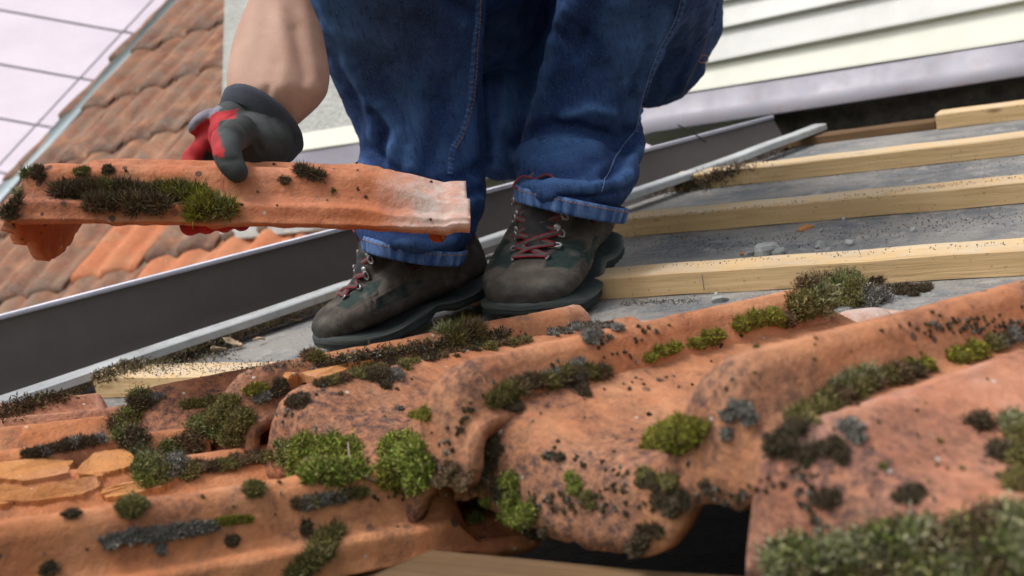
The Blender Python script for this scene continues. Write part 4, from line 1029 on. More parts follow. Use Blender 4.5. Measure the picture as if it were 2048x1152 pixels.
def shoots(P, N, ln, w, pal, jit=.7, leafy=False, bend=.3):
    """batch of small three-sided shoots; returns V,F(tri),col"""
    n = len(P); rn = RNG.normal(size=(n, 3)); D = N + rn * jit; D /= np.linalg.norm(D, axis=1)[:, None] + 1e-9
    L_ = ln * RNG.uniform(.5, 1.25, n)[:, None]; a = np.cross(D, RNG.normal(size=(n, 3))); a /= np.linalg.norm(a, axis=1)[:, None] + 1e-9; b_ = np.cross(D, a)
    W_ = w * RNG.uniform(.7, 1.3, n)[:, None]; mid = P + D * L_ * .55; tip = P + D * L_ + (RNG.normal(size=(n, 3)) * bend * .5 + np.array([0, 0, .15])) * L_
    V = [P - D * L_ * .2]; 
    m0 = mid + a * W_; m1 = mid + (-.5 * a + .87 * b_) * W_; m2 = mid + (-.5 * a - .87 * b_) * W_
    V = np.stack([P - D * L_ * .2, m0, m1, m2, tip], 1).reshape(-1, 3); i0 = np.arange(n)[:, None] * 5
    F = np.concatenate([i0 + np.array(t_) for t_ in ([0, 1, 2], [0, 2, 3], [0, 3, 1], [4, 2, 1], [4, 3, 2], [4, 1, 3])])
    pc_ = np.array(pal)[RNG.integers(0, len(pal), n)] * RNG.uniform(.7, 1.3, (n, 1)); col = np.repeat(pc_, 5, 0)
    if leafy:
        k = n * 2; idx = RNG.integers(0, n, k); t_ = RNG.uniform(.2, 1.05, (k, 1)); c0 = P[idx] + (tip[idx] - P[idx]) * t_; d1 = RNG.normal(size=(k, 3)); d1[:, 2] += .4; d1 /= np.linalg.norm(d1, axis=1)[:, None]; d2 = np.cross(d1, RNG.normal(size=(k, 3))); d2 /= np.linalg.norm(d2, axis=1)[:, None]
        ll = ln * .5; V2 = np.stack([c0, c0 + d1 * ll * .55 + d2 * w * .9, c0 + d1 * ll, c0 + d1 * ll * .55 - d2 * w * .9], 1).reshape(-1, 3); j0 = np.arange(k)[:, None] * 4 + len(V)
        F2 = np.concatenate([j0 + np.array([0, 1, 2]), j0 + np.array([0, 2, 3])]); F = np.concatenate([F, F2]); V = np.concatenate([V, V2]); col = np.concatenate([col, np.repeat(np.array(pal)[RNG.integers(0, len(pal), k)] * RNG.uniform(.7, 1.4, (k, 1)), 4, 0)])
    return V, F, col
def surf(px, py, b=None):
    r = ray(px, py); l = np.linalg.norm(r); h = (b or ALL).ray_cast(Vector(CAM), Vector(r / l), 20)
    if h[0] is None: return atn(px, py, .03), np.array([0, 0, 1.])
    n_ = np.array(h[1]); n_ = n_ if n_ @ r < 0 else -n_; P_ = np.array(h[0])
    if py > 900 and (P_ - CAM) @ CM[2] > .95: P_ = atd(px, py, .80)
    return P_, n_
def clump_geo(blobs, style, ln=.005, w=.0006, dens=1.0,  leafy=False, jit=.6, squash=.55, bm=None, back=0.0):
    ln = ln * .8; dens = dens * 2.6; w = w * .62; squash = squash * .85; jit = .9
    Vs = []; Fs = []; Cs = []; off = 0
    bb = []
    for bl in blobs:      # break every blob into several uneven lobes
        bb.append((bl[0], bl[1], bl[2] * .8) + tuple(bl[3:]))
        for _ in range(5):
            a_ = random.uniform(0, 6.28); q_ = bl[2] * random.uniform(.5, 1.05); bb.append((bl[0] + math.cos(a_) * q_, bl[1] + math.sin(a_) * q_ * .6, bl[2] * random.uniform(.16, .45)) + tuple(bl[3:]))
    for bl in bb:
        px, py, rp = bl[:3]; st = bl[3] if len(bl) > 3 else style; P, n_ = surf(px, py, bm); d = (P - CAM) @ CM[2]; r = rp * d / FPX
        pal = PAL[st]; up = norm(n_ * .6 + np.array([0, 0, .6])); P = P + np.array([-.3, .8, 0]) * back
        # lumpy core
        m = max(40, int(150 * (r / .02) ** 1.2)); 
        a = norm(np.cross(up, [1, .2, 0])); b_ = np.cross(up, a)
        core, cf = ball(P + up * r * .05, (r * .92, r * .92, r * squash), 10, [a, b_, up]); cf = [g for g in cf]
        core = core + (core - P) * (fbm(core, 90, 2, px * .1) * .5)[:, None]
        cq = []
        for g in cf:
            if len(g) == 4: cq += [[g[0], g[1], g[2]], [g[0], g[2], g[3]]]
            else: cq += [[g[0], g[i], g[i + 1]] for i in range(1, len(g) - 1)]
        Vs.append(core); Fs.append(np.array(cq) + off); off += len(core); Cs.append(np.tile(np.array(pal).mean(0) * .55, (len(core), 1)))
        n = int(min(6500, max(60, 2.2e6 * r * r * dens + 30)))
        th = RNG.uniform(0, 2 * math.pi, n); cz = RNG.uniform(-.15, 1, n); sz_ = np.sqrt(1 - cz ** 2); dirs = np.outer(sz_ * np.cos(th), a) + np.outer(sz_ * np.sin(th), b_) + np.outer(cz, up)
        lump = 1 + .28 * np.array([noise.noise(Vector(tuple(q_ * 3.1 + px * .37))) for q_ in dirs])
        S = P + up * r * .05 + (np.outer(dirs @ a, a) * r + np.outer(dirs @ b_, b_) * r + np.outer(dirs @ up, up) * r * squash) * lump[:, None] * (1.02 - .3 * RNG.uniform(0, 1, n) ** 2)[:, None]
        v, f, c = shoots(S, dirs, ln, w, pal, jit, leafy); Vs.append(v); Fs.append(f + off); off += len(v); Cs.append(c)
    return np.concatenate(Vs), np.concatenate(Fs), np.concatenate(Cs)
def clump(label, blobs, style, **kw):
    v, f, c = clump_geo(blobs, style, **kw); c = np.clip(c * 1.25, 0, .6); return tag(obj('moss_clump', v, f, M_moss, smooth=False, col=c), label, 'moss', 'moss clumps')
def path(pts, r0, r1, step=.55, jx=0, sts=None):
    """a run of blobs along a photo polyline"""
    out = []; P = np.array(pts, float); seg = np.linalg.norm(np.diff(P, axis=0), axis=1); cum = np.concatenate([[0], np.cumsum(seg)]); s_ = 0
    while s_ <= cum[-1]:
        x = np.interp(s_, cum, P[:, 0]); y = np.interp(s_, cum, P[:, 1]); r = r0 + (r1 - r0) * s_ / cum[-1]; r *= random.uniform(.7, 1.2)
        b_ = (x + random.uniform(-1, 1) * jx, y + random.uniform(-1, 1) * jx, r); out.append(b_ + ((random.choice(sts),) if sts else ())); s_ += max(4, r * step * 2)
    return out
GB = dict(ln=.0065, w=.0011, leafy=True, dens=1.0)
# big ones, left to right
clump('wide bright lime green moss heap spilling over the tile edge, left of centre', [(585, 905, 30, 'mix'), (610, 900, 40), (655, 910, 48), (690, 915, 40), (640, 945, 42), (605, 930, 36), (675, 950, 32), (700, 940, 28)], 'green', **GB)
clump('bright green upright moss cushion beside the dark tile nose, right of the lime heap', [(800, 890, 36), (820, 910, 38), (800, 940, 36), (840, 935, 28), (775, 955, 26, 'lime'), (835, 965, 22), (785, 905, 26)], 'green', **GB)
clump('round yellow green moss ball sitting in front of the right tile ridge', [(1355, 870, 52), (1335, 890, 42), (1385, 862, 36), (1330, 865, 30)], 'lime', ln=.004, w=.0007, dens=1.6, squash=.8)
clump('long brown and green moss strip behind the left crest under the left boot', path([(640, 770), (700, 752), (760, 735), (820, 722), (900, 705), (980, 690), (1060, 680)], 15, 13, .5, 3, ['dark', 'brown', 'olive', 'olive']), 'olive', ln=.004, w=.0006, dens=1.3)
clump('grey cushion moss patch on the crest just below the pale limed rim', path([(1110, 668), (1150, 656), (1200, 652), (1240, 655)], 15, 9, .5, 3, ['grey', 'dark', 'grey']), 'grey', ln=.004, w=.0005, dens=1.3)
clump('small grey hairy cushion hanging below the grey patch on the crest', [(1183, 672, 17), (1182, 684, 13)], 'grey', ln=.005, w=.0004, dens=2)
clump('dark moss tuft with grey right side hanging over the left crest', [(745, 748, 20), (765, 752, 22), (770, 770, 13), (792, 752, 18, 'grey'), (735, 735, 14, 'olive')], 'dark', ln=.004, w=.0005, dens=1.6)
clump('dark and olive moss patch with grass on the middle crest', path([(985, 800), (1020, 775), (1070, 765), (1120, 755), (1180, 745), (1220, 748)], 22, 12, .45, 6, ['dark', 'olive', 'brown', 'olive']), 'olive', ln=.006, w=.0006, dens=1.1)
clump('dark moss tuft hanging down at the right end of the middle crest patch', [(1155, 765, 24), (1165, 785, 16), (1150, 745, 22, 'grey'), (1025, 812, 20)], 'dark', ln=.004, w=.0005, dens=1.5)
clump('grey lichen cushion on top of the middle crest patch', [(1110, 748, 14), (1090, 752, 10), (1155, 728, 14), (1205, 745, 10)], 'grey', ln=.003, w=.0005, dens=2)
clump('green moss hump row along the groove below the upper batten, middle right', [(1300, 716, 13), (1322, 704, 17), (1345, 696, 16), (1395, 688, 15), (1415, 676, 19), (1435, 672, 15)], 'lime', ln=.0035, w=.0006, dens=1.6, squash=.8)
clump('large olive moss hump in the groove right of the small green humps', [(1480, 650, 24), (1510, 640, 28), (1545, 636, 28), (1575, 640, 22, 'brown')], 'lime', ln=.0035, w=.0006, dens=1.5, squash=.8)
clump('tangled brown and yellow green moss heap standing against the batten, upper right', [(1600, 620, 24, 'olive'), (1640, 605, 30, 'pale'), (1680, 595, 34, 'mix'), (1720, 600, 30, 'olive'), (1650, 575, 24, 'brown'), (1700, 565, 24, 'pale'), (1620, 580, 18, 'brown'), (1745, 605, 22, 'grey')], 'mix', ln=.012, w=.0008, dens=.8, leafy=True, squash=1.3)
clump('dark upturned sod of moss lying behind the yellow green heap', [(1770, 585, 18), (1800, 580, 16), (1830, 582, 20), (1850, 578, 14), (1755, 560, 12)], 'dark', ln=.006, w=.0008, dens=1.3)
clump('long dark moss bank in the groove left of the right edge tile', path([(1565, 885), (1600, 850), (1640, 815), (1680, 790), (1730, 770), (1790, 750), (1840, 740)], 34, 24, .5, 5, ['brown', 'olive', 'dark', 'olive']), 'olive', ln=.006, w=.0007, dens=.9, squash=1.0)
clump('pale straw coloured dry moss tuft topping the dark bank', [(1700, 765, 24), (1735, 752, 26), (1670, 775, 16)], 'pale', ln=.007, w=.0005, dens=1)
clump('green moss humps at the upper end of the dark bank near the right edge', [(1820, 738, 22), (1850, 730, 20), (1920, 712, 26), (1950, 702, 28), (1985, 690, 24, 'olive')], 'lime', ln=.004, w=.0007, dens=1.3, squash=.8)
clump('dark mossy rim at the right edge above the pink tile', path([(1995, 685), (2060, 665)], 22, 22, .5, 3, ['dark', 'grey', 'olive']), 'dark', ln=.005, w=.0006)
clump('grey lichen cluster on the dark tile nose at the top of the right ridge', [(1455, 830, 16), (1490, 820, 20), (1470, 812, 14), (1455, 868, 13), (1495, 838, 14)], 'grey', ln=.003, w=.0006, dens=1.6)
clump('dark lichen cluster on the edge of the pink tile right of the crack', [(1575, 895, 18), (1605, 910, 20), (1640, 900, 22), (1670, 890, 20), (1680, 915, 14), (1700, 860, 26, 'grey'), (1715, 875, 16, 'grey')], 'dark', ln=.004, w=.0007, dens=1.1)
clump('small dark tuft on the lower left of the pink tile', [(1650, 1000, 20), (1668, 992, 12)], 'dark', ln=.004, w=.0006)
clump('round dark tuft alone in the middle of the pink tile', [(1815, 992, 22), (1835, 985, 14)], 'dark', ln=.004, w=.0006)
clump('olive and straw moss patch on the right edge of the pink tile', [(2025, 850, 26, 'pale'), (2045, 880, 32, 'olive'), (2000, 905, 18, 'dark'), (2040, 915, 26, 'olive'), (1960, 848, 15, 'dark'), (2035, 965, 28, 'olive')], 'olive', ln=.006, w=.0008, leafy=True)
clump('wide tangled moss carpet along the bottom right corner', path([(1560, 1125), (1640, 1112), (1720, 1100), (1800, 1092), (1880, 1078), (1960, 1066), (2050, 1050)], 20, 27, .5, 10, ['mix', 'olive', 'pale', 'brown', 'mix', 'pale']) + path([(1580, 1155), (1720, 1150), (1860, 1140), (2050, 1120)], 30, 36, .5, 14, ['mix', 'olive', 'brown', 'pale', 'dark']), 'mix', ln=.010, w=.0010, dens=.55, leafy=True)
clump('dark moss crust hanging on the lip between the green ball and the black gap', path([(1290, 950), (1310, 985), (1350, 1000), (1370, 1020), (1340, 965)], 22, 20, .6, 10, ['dark', 'olive', 'dark']), 'dark', ln=.004, w=.0006)
clump('dark tuft dangling from the lip below the green ball', [(1290, 1070, 18), (1275, 1095, 20), (1310, 1060, 14)], 'dark', ln=.006, w=.0007)
clump('dark green moss tuft hanging over the lip into the black gap', [(1020, 1000, 20, 'green'), (1040, 1030, 28, 'green'), (1060, 1055, 24, 'olive'), (1000, 985, 18, 'dark'), (1075, 1070, 16, 'dark'), (965, 1010, 12, 'green'), (950, 1040, 8, 'green'), (1020, 960, 12, 'green')], 'green', ln=.006, w=.0008, leafy=True)
clump('small green moss streak on the front of the wide tile lip', [(1145, 955, 14), (1150, 975, 15), (1170, 990, 13, 'olive'), (1180, 1010, 12, 'olive'), (1118, 915, 9, 'dark')], 'green', ln=.003, w=.0007)
clump('brown mossy scab between the green heaps and the wide tile', [(890, 955, 26, 'brown'), (930, 960, 26, 'brown'), (960, 945, 20, 'grey'), (985, 900, 18, 'dark'), (975, 925, 20, 'dark'), (905, 935, 20, 'brown'), (990, 875, 12, 'dark'), (960, 965, 24, 'brown'), (985, 960, 20, 'brown')], 'brown', ln=.003, w=.0008, squash=.4)
clump('small yellow green moss bump beside the rounded nose', [(845, 828, 19), (830, 832, 12)], 'lime', ln=.0035, w=.0007, dens=1.6)
clump('heathery olive moss heap over the broken tile end at left', [(400, 850, 26, 'mix'), (440, 830, 32, 'olive'), (480, 840, 30, 'olive'), (430, 860, 30, 'mix'), (460, 870, 26, 'olive'), (380, 885, 26, 'brown'), (350, 900, 24, 'mix')], 'olive', ln=.006, w=.0007, leafy=True)
clump('dark green moss strip on the broken tile above the heathery heap', path([(370, 812), (410, 805), (450, 800), (475, 805)], 13, 12, .5, 2, ['olive', 'lime', 'olive']), 'olive', ln=.0045, w=.0007, dens=1.3)
clump('small green moss bump at the top of the broken tile', [(505, 780, 15), (520, 777, 12)], 'lime', ln=.004, w=.0006, dens=1.3)
clump('twiggy dark moss band running down the left side of the broken tile', path([(285, 800), (262, 830), (240, 860), (265, 880), (285, 910), (300, 940), (320, 960)], 15, 28, .5, 8, ['dark', 'brown', 'mix', 'pale']), 'dark', ln=.009, w=.0006, leafy=True)
clump('green and silver moss tuft at the lower end of the twiggy band', [(290, 965, 20, 'green'), (315, 950, 24, 'mix'), (335, 945, 24, 'grey'), (355, 930, 18, 'grey'), (380, 950, 14, 'olive')], 'mix', ln=.007, w=.0006, leafy=True)
clump('flat brown soil and moss shelf under the heathery heap', path([(385, 935), (430, 935), (480, 925), (540, 915)], 24, 24, .5, 5, ['brown', 'brown', 'dark', 'olive']), 'brown', ln=.004, w=.0005, squash=.4)
clump('dark crusty moss strip on the far left tile rim', path([(60, 912), (100, 900), (150, 885), (200, 880)], 11, 15, .5, 3, ['dark', 'grey', 'dark']), 'dark', ln=.005, w=.0006)
clump('round silver grey moss ball on the edge of the broken tile', [(309, 796, 14)], 'grey', ln=.002, w=.0005, dens=4, squash=.9)
clump('dark purple grey cushion on the knob left of the long crest', [(600, 800, 21), (585, 805, 12)], 'dark', ln=.003, w=.0005, dens=2)
clump('scrubby dark moss on the knob joint behind the purple cushion', path([(520, 802), (545, 788), (565, 778), (560, 765)], 15, 14, .5, 4, ['dark', 'grey', 'dark']), 'dark', ln=.004, w=.0005)
clump('large round dark olive moss ball on the lowest left tile', [(266, 1016, 30), (262, 1008, 22)], 'olive', ln=.004, w=.0006, dens=1.8, squash=.85)
clump('round olive brown moss ball near the upper end of the lowest left tile', [(512, 980, 21), (508, 974, 14)], 'olive', ln=.004, w=.0006, dens=1.8, squash=.85)
clump('shaggy olive moss tuft hanging over the flange of the lowest tile', [(655, 1075, 24), (640, 1100, 26), (615, 1125, 24), (595, 1148, 20), (668, 1062, 14)], 'olive', ln=.007, w=.0007)
clump('small dark tuft above the shaggy tuft on the same flange', [(610, 1052, 13), (612, 1062, 9)], 'dark', ln=.004, w=.0006)
clump('small blackish tuft on the flange crest right of the flat grey patch', [(467, 1078, 14), (463, 1085, 10)], 'dark', ln=.003, w=.0006)
clump('pale grey cushion on the flange crest below the flat grey patch', [(322, 1098, 13)], 'grey', ln=.0025, w=.0005, dens=2)
clump('flat grey lichen mat in the pan of the lowest left tile', path([(225, 1080), (270, 1070), (320, 1065), (370, 1058), (420, 1050)], 22, 14, .4, 4), 'grey', ln=.004, w=.0005, squash=.22)
clump('thin green moss sliver at the right end of the flat grey mat', path([(435, 1044), (470, 1040), (500, 1038)], 8, 6, .5, 1), 'lime', ln=.003, w=.0005, squash=.5)
clump('dark tuft at the lower left corner of the photo', [(105, 1138, 17), (95, 1142, 12)], 'dark', ln=.003, w=.0006)
clump('small black tuft on the flaky tile edge at left', [(140, 1030, 14), (150, 1027, 9)], 'dark', ln=.003, w=.0005)
clump('scrubby brown moss in front of the green heaps', path([(600, 1010), (640, 1000), (690, 992), (720, 985)], 11, 12, .5, 4, ['brown', 'grey', 'olive']), 'brown', ln=.005, w=.0005)
clump('feathery green and brown moss tuft between the boots', [(905, 655, 18, 'mix'), (925, 640, 16, 'green'), (890, 660, 14, 'pale'), (940, 660, 18, 'brown'), (915, 675, 16, 'olive'), (955, 665, 12, 'olive')], 'mix', ln=.012, w=.0006, dens=.7)
clump('little brown moss tuft lying left of the left boot toe', [(620, 712, 15), (635, 715, 12, 'olive')], 'brown', ln=.008, w=.0006)
# strands
# held tile moss
HB = OCCB[-1]
clump('shaggy brown and olive moss draped along the side of the held tile', path([(115, 385), (170, 380), (230, 380), (290, 385), (340, 388), (380, 392)], 18, 17, .4, 4, ['brown', 'dark', 'olive']) + path([(180, 405), (260, 408), (330, 412)], 16, 16, .5, 5, ['brown', 'dark']), 'brown', ln=.011, w=.0007, dens=.8, bm=HB)
clump('yellow green moss beard hanging from the side of the held tile', path([(350, 388), (390, 395), (410, 410)], 18, 18, .4, 4, ['lime', 'pale']) + [(420, 415, 20), (395, 425, 18), (440, 418, 16, 'pale'), (455, 420, 12)], 'lime', ln=.013, w=.0008, dens=.8, bm=HB)
clump('green and dark moss on the nose end of the held tile', [(24, 362, 14, 'dark'), (34, 350, 16, 'green'), (40, 350, 14, 'mix'), (26, 385, 16, 'pale'), (24, 405, 16, 'dark'), (20, 425, 16, 'dark')], 'mix', ln=.008, w=.0008, bm=HB)
clump('dark moss tuft on the pan of the held tile nearest its nose end', [(78, 342, 13), (80, 352, 11)], 'dark', ln=.005, w=.0006, bm=HB)
clump('small olive moss tuft on the pan of the held tile, second from its nose end', [(162, 344, 12), (168, 342, 8)], 'olive', ln=.004, w=.0006, bm=HB)
clump('small dark tuft near the thumb on the held tile', [(216, 340, 10), (214, 344, 7)], 'dark', ln=.004, w=.0005, bm=HB)
clump('dark wiry tuft at the far edge of the held tile right of the glove', [(615, 346, 12), (635, 352, 12), (602, 340, 8)], 'dark', ln=.008, w=.0005, bm=HB)
clump('brown crumb of moss in the pan of the held tile right of the thumb', [(565, 360, 10), (572, 362, 8)], 'brown', ln=.003, w=.0005, bm=HB)
# crust specks on all tiles: nobody could count them
Vs = []; Fs = []; Cs = []; off = 0
def speck(P, n_, r, st, k):
    global off
    a = norm(np.cross(n_, [.3, 1, .2])); b_ = np.cross(n_, a); th = RNG.uniform(0, 2 * math.pi, k); rr_ = r * np.sqrt(RNG.uniform(0, 1, k))
    S = P + np.outer(np.cos(th) * rr_, a) + np.outer(np.sin(th) * rr_, b_) + n_ * r * .15; v, f, c = shoots(S, np.tile(n_, (k, 1)), r * .7 + .0008, .0006 + r * .12, PAL[st], .8); Vs.append(v); Fs.append(f + off); Cs.append(c); off += len(v)
HO = [((0, 800), (1100, 1150), 150), ((560, 720), (1400, 1000), 170), ((1000, 650), (2048, 1000), 200), ((1550, 800), (2048, 1100), 90), ((0, 310), (930, 440), 110), ((280, 740), (700, 860), 40)]
for (x0, y0), (x1, y1), n in HO:
    for _ in range(n):
        px, py = random.uniform(x0, x1), random.uniform(y0, y1); P, n_ = surf(px, py, None)
        d = (P - CAM) @ CM[2]
        if P[2] < .036 or py < (1100 - .6 * px if px < 600 and py > 500 else 0): continue
        rpx = min(8, 1.0 + random.expovariate(1 / 1.3)); 
        if random.random() < .55 or noise.noise(Vector((px * .012, py * .02, 3))) < -.05: continue; st = 0
        speck(P, n_, rpx * d / FPX, random.choice(['dark', 'dark', 'brown', 'grey', 'olive']), int(6 + rpx * 5))
# grooves and lip crust
for ln_, n, rp in (([(1000, 990), (1200, 1010), (1440, 1030)], 60, 5), ([(870, 940), (900, 870), (950, 800)], 26, 4), ([(1400, 960), (1460, 1000), (1560, 960)], 30, 5), ([(1600, 930), (1610, 1000), (1650, 1060)], 24, 5), ([(570, 840), (590, 800), (640, 770)], 20, 4), ([(1180, 690), (1280, 668), (1320, 660)], 14, 4), ([(980, 770), (1300, 705)], 24, 3), ([(700, 1000), (920, 960)], 20, 3), ([(1100, 900), (1300, 960), (1200, 990)], 30, 4), ([(1850, 652), (2040, 648)], 50, 3), ([(1800, 660), (2048, 640)], 30, 3)):
    P_ = np.array(ln_, float); cum = np.concatenate([[0], np.cumsum(np.linalg.norm(np.diff(P_, axis=0), axis=1))])
    for _ in range(n):
        s_ = random.uniform(0, cum[-1]); px = np.interp(s_, cum, P_[:, 0]) + random.gauss(0, 9); py = np.interp(s_, cum, P_[:, 1]) + random.gauss(0, 9); P, n_ = surf(px, py)
        if P[2] < .036: continue
        speck(P, n_, random.uniform(.4, 1.3) * rp * ((P - CAM) @ CM[2]) / FPX, random.choice(['dark', 'dark', 'grey', 'brown']), 22)
tag(obj('moss_crust', np.concatenate(Vs), np.concatenate(Fs), M_moss, smooth=False, col=np.concatenate(Cs)), 'tiny dark crusty moss and lichen specks scattered over the orange tiles', 'moss', kind='stuff')

# rubble
def rock(P, r, seed, flat=.6, name='rubble_stone', mat=M_stone, up=(0, 0, 1)):
    rnd = random.Random(seed); me_v, me_f = ball((0, 0, 0), (1, 1, 1), 7); sc_ = np.array([rnd.uniform(.7, 1.3), rnd.uniform(.6, 1), flat * rnd.uniform(.8, 1.2)]); 
    V = me_v.copy()
    for _ in range(9):
        n_ = norm([rnd.gauss(0, 1) for _ in range(3)]); d_ = rnd.uniform(.45, .8); e_ = V @ n_ - d_; V -= np.outer(np.clip(e_, 0, 9), n_)
    V = V * sc_ * r; a = rnd.uniform(0, 6.28); Rm = np.array([[math.cos(a), -math.sin(a), 0], [math.sin(a), math.cos(a), 0], [0, 0, 1]]); V = V @ Rm.T + P + np.array([0, 0, r * flat * .35]); return V, me_f
def deckpt(px, py): P, n_ = surf(px, py); return P
for i, (px, py, rp, lab) in enumerate(((1530, 500, 28, 'largest angular grey mortar chunk on the membrane right of the right boot'), (1560, 503, 20, 'grey mortar sliver leaning right of the largest chunk'), (1500, 506, 14, 'small mortar chip at the left foot of the largest chunk'), (1640, 490, 16, 'flat grey mortar flake between the chunks and the right edge'), (1700, 487, 14, 'grey mortar flake rightmost in the row above the lowest right batten'), (1827, 460, 8, 'tiny pale stone alone on the dark membrane at right'), (1442, 598, 17, 'pale mortar lump on the tile rim below the batten'), (1432, 590, 9, 'small pale mortar crumb beside the pale lump'), (1688, 437, 7, 'pale crumb on top of the middle batten'), (1324, 578, 5, 'tiny stone on the face of the batten by the right boot'))):
    P = deckpt(px, py + rp * .3); d = (P - CAM) @ CM[2]; v, f = rock(P, rp * d / FPX, i, .75); tag(obj('mortar_chunk', v, f, M_stone, smooth=False), lab, 'stone', 'mortar rubble')
for i, (px, py, rp, lab) in enumerate(((1610, 458, 22, 'rust orange tile shard on the membrane between two battens'), (1486, 509, 11, 'small orange shard beside the mortar chunks'), (587, 767, 24, 'orange flake standing up where two tiles meet'), (1270, 506, 7, 'tiny orange crumb right of the right boot'))):
    P = deckpt(px, py); d = (P - CAM) @ CM[2]; v, f = rock(P, rp * d / FPX, 40 + i, .30 if i != 2 else 1.0); tag(obj('tile_shard', v, f, M_raw, smooth=False), lab, 'tile shard', 'broken tile pieces')
# broken flakes on the left tiles
def flake(pxs, lab, seed, lift=.004, th=.008):
    P = [surf(*p)[0] + np.array([0, 0, lift]) for p in pxs]; c = np.mean(P, 0); n = len(P); V = []; rnd = random.Random(seed)
    dense = []
    for i in range(n):
        a, b_ = P[i], P[(i + 1) % n]
        for k in range(6): t_ = k / 6; dense.append(a + (b_ - a) * t_ + np.array([rnd.gauss(0, 1), rnd.gauss(0, 1), 0]) * .0009)
    D = np.array(dense); m = len(D); n_ = np.array([0, 0, 1.])
    V = np.concatenate([D, D - n_ * th, [c - n_ * th]]); F = [list(range(m))] + [[m + (i + 1) % m, m + i, 2 * m] for i in range(m)] + [[i, m + i, m + (i + 1) % m, (i + 1) % m] for i in range(m)]
    tag(obj('tile_shard', V, F, M_raw, smooth=False), lab, 'tile shard', 'broken tile pieces')
flake([(152, 955), (190, 915), (250, 906), (272, 925), (262, 942), (225, 952), (205, 962)], 'pale orange curved flake lying right of the flaky left edge', 1)
flake([(0, 975), (60, 985), (130, 975), (200, 960), (205, 985), (150, 1002), (60, 1012), (0, 1018)], 'long flaked clay sliver at the left edge below the curved flake', 2)
flake([(0, 935), (80, 925), (150, 930), (140, 955), (70, 970), (0, 965)], 'thick broken clay layer at the left edge above the long sliver', 3)
flake([(205, 990), (260, 972), (360, 965), (330, 980), (260, 1000), (210, 1005)], 'narrow clay chip tucked under the moss below the twiggy band', 4)
flake([(600, 755), (680, 738), (745, 728), (700, 745), (640, 768)], 'thin orange broken strip above the long mossy crest', 6)
# dry leaves
def leaf(px, py, rp, seed, lab):
    rnd = random.Random(seed); P = deckpt(px, py) + np.array([0, 0, .003]); d = (P - CAM) @ CM[2]; L_ = rp * d / FPX; a = norm([rnd.gauss(0, 1), rnd.gauss(0, 1), .3]); b_ = norm(np.cross([rnd.gauss(0, .4), rnd.gauss(0, .4), 1], a)); n_ = np.cross(a, b_); V = []; F = []
    for i in range(9):
        t_ = i / 8; w_ = math.sin(math.pi * min(1, t_ * .96 + .02)) * .42 * (1 + .25 * math.sin(t_ * 20)); z_ = .25 * math.sin(t_ * 3 + seed)
        for j in (-1, -.5, 0, .5, 1): V.append(P + a * (t_ - .5) * 2 * L_ + b_ * j * w_ * L_ + n_ * L_ * (z_ + .35 * j * j + .08 * math.sin(j * 5 + i)) + np.array([0, 0, L_ * .35]))
    for i in range(8):
        for j in range(4): F.append([i * 5 + j, i * 5 + j + 1, i * 5 + 6 + j, i * 5 + 5 + j])
    o = obj('dry_leaf', np.array(V), F, M_leaf); s_ = o.modifiers.new('t', 'SOLIDIFY'); s_.thickness = .0008; tag(o, lab, 'leaf', 'dry leaves in the valley')
for i, (px, py, rp, lab) in enumerate(((560, 655, 22, 'curled tan leaf with two points below the zinc strip, nearest the left boot'), (590, 648, 16, 'tan leaf tip leaning against the curled leaf near the left boot'), (470, 700, 22, 'folded tan leaf in the middle of the debris below the strip'), (440, 712, 18, 'brown leaf just left of the folded tan leaf'), (405, 712, 15, 'brownish leaf scrap at the left end of the leaf litter'), (520, 690, 12, 'small pale leaf between the folded and the curled leaf'), (152, 715, 15, 'pale leaf standing above the zinc strip at left'), (180, 705, 18, 'grey brown leaf beside the pale one above the strip at left'), (670, 560, 12, 'small reddish leaf above the strip left of the left boot'), (1355, 325, 10, 'small reddish leaf on the strip right of the jeans'))): leaf(px, py, rp, i * 7 + 3, lab)
# dark soil, cobwebs and litter along the strip
Vs = []; Fs = []; Cs = []; off = 0
def litter(ln_, n, rp, sts, spread, nn=.006, ll=.006):
    global off
    P_ = np.array(ln_, float); cum = np.concatenate([[0], np.cumsum(np.linalg.norm(np.diff(P_, axis=0), axis=1))]); S = []
    for _ in range(n):
        s_ = random.uniform(0, cum[-1]); px = np.interp(s_, cum, P_[:, 0]) + random.gauss(0, spread); py = np.interp(s_, cum, P_[:, 1]) + random.gauss(0, spread * .45)
        P, n_ = surf(px, py); S.append(P + np.array([0, 0, random.uniform(0, nn)]))
    S = np.array(S); pal = [c for st in sts for c in PAL[st]]; v, f, c = shoots(S, np.tile([0, 0, .3], (len(S), 1)), ll, rp, pal, 1.0); Vs.append(v); Fs.append(f + off); Cs.append(c); off += len(v)
litter([(0, 835), (100, 800), (200, 760), (300, 722), (420, 690), (520, 655), (620, 618), (670, 600)], 6000, .0008, ['dark', 'dark', 'brown', 'olive', 'brown'], 14, .008, .0045)
litter([(250, 735), (350, 715), (450, 700)], 1500, .0009, ['brown', 'pale', 'grey'], 22, .006)
litter([(1290, 385), (1400, 372), (1500, 320), (1600, 275)], 2200, .0010, ['dark', 'brown', 'grey'], 14, .006)
litter([(30, 745), (150, 725), (230, 705)], 2600, .0010, ['brown', 'dark', 'pale', 'grey'], 20, .012, .009)
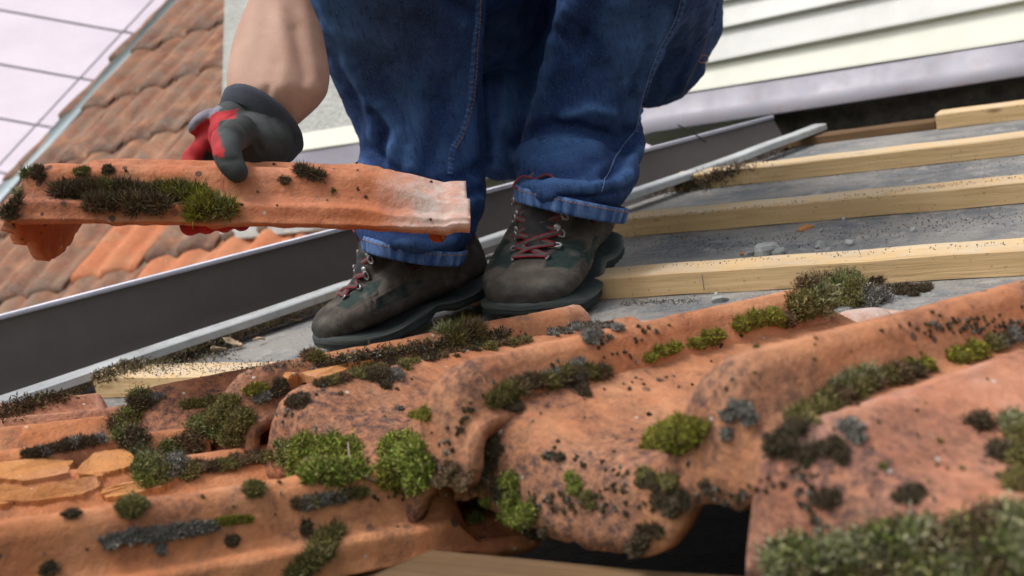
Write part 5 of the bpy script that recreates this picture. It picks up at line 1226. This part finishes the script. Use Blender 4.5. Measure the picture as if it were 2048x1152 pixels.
litter([(1250, 475), (1500, 490), (2048, 430)], 650, .0009, ['dark', 'grey', 'brown', 'grey'], 24, .001, .002)
litter([(1250, 390), (1600, 350), (2048, 320)], 300, .0009, ['dark', 'grey', 'brown'], 18, .001, .002)
litter([(1250, 440), (1600, 405), (2048, 355)], 260, .0007, ['dark', 'brown', 'grey'], 5, .001, .002)
litter([(1250, 540), (1600, 515), (2048, 485)], 130, .0007, ['dark', 'brown', 'grey'], 6, .001, .002)
litter([(1245, 608), (1400, 602)], 300, .0007, ['dark', 'grey'], 6, .001, .002)
litter([(640, 735), (760, 712), (900, 690), (1010, 668)], 2200, .0009, ['dark', 'olive', 'brown', 'grey'], 12, .003, .004)
litter([(300, 745), (450, 735), (620, 730)], 500, .0007, ['grey', 'brown'], 14, .001, .002)
tag(obj('litter', np.concatenate(Vs), np.concatenate(Fs), M_moss, smooth=False, col=np.concatenate(Cs)), 'fine dark soil, twigs and crumbs along the zinc strip and battens', 'litter', kind='stuff')
clump('reddish brown moss sod with green tips in the valley, far left above the strip', path([(25, 722), (60, 712), (110, 708), (140, 712)], 16, 14, .5, 4, ['brown', 'olive', 'brown']), 'brown', ln=.012, w=.0007)
# twigs and dry stems
for pts, lab in (([(700, 900), (705, 935), (725, 965), (760, 980)], 'thin pale curved stem across the left green heap'), ([(945, 965), (960, 985), (1000, 992)], 'pale broken stem at the end of the lowest tile'), ([(1410, 590), (1408, 560)], 'short upright dry stalk behind the tile rim'), ([(1355, 250), (1380, 262), (1412, 284)], 'dark wire lying on the brown sheet metal right of the jeans')):
    pp = [surf(*p)[0] + np.array([0, 0, .006]) for p in pts]; 
    if 'stalk' in lab: pp = [pp[0], pp[0] + np.array([.001, 0, .02])]
    if 'wire' in lab: pp = [atd(*p, 2.18) for p in pts]
    v, f = tube(spline(pp, 6), .0007 if 'wire' not in lab else .0016, 6); tag(obj('twig' if 'wire' not in lab else 'wire', v, f, M_twig if 'wire' not in lab else M_masonry), lab, 'twig' if 'wire' not in lab else 'wire')
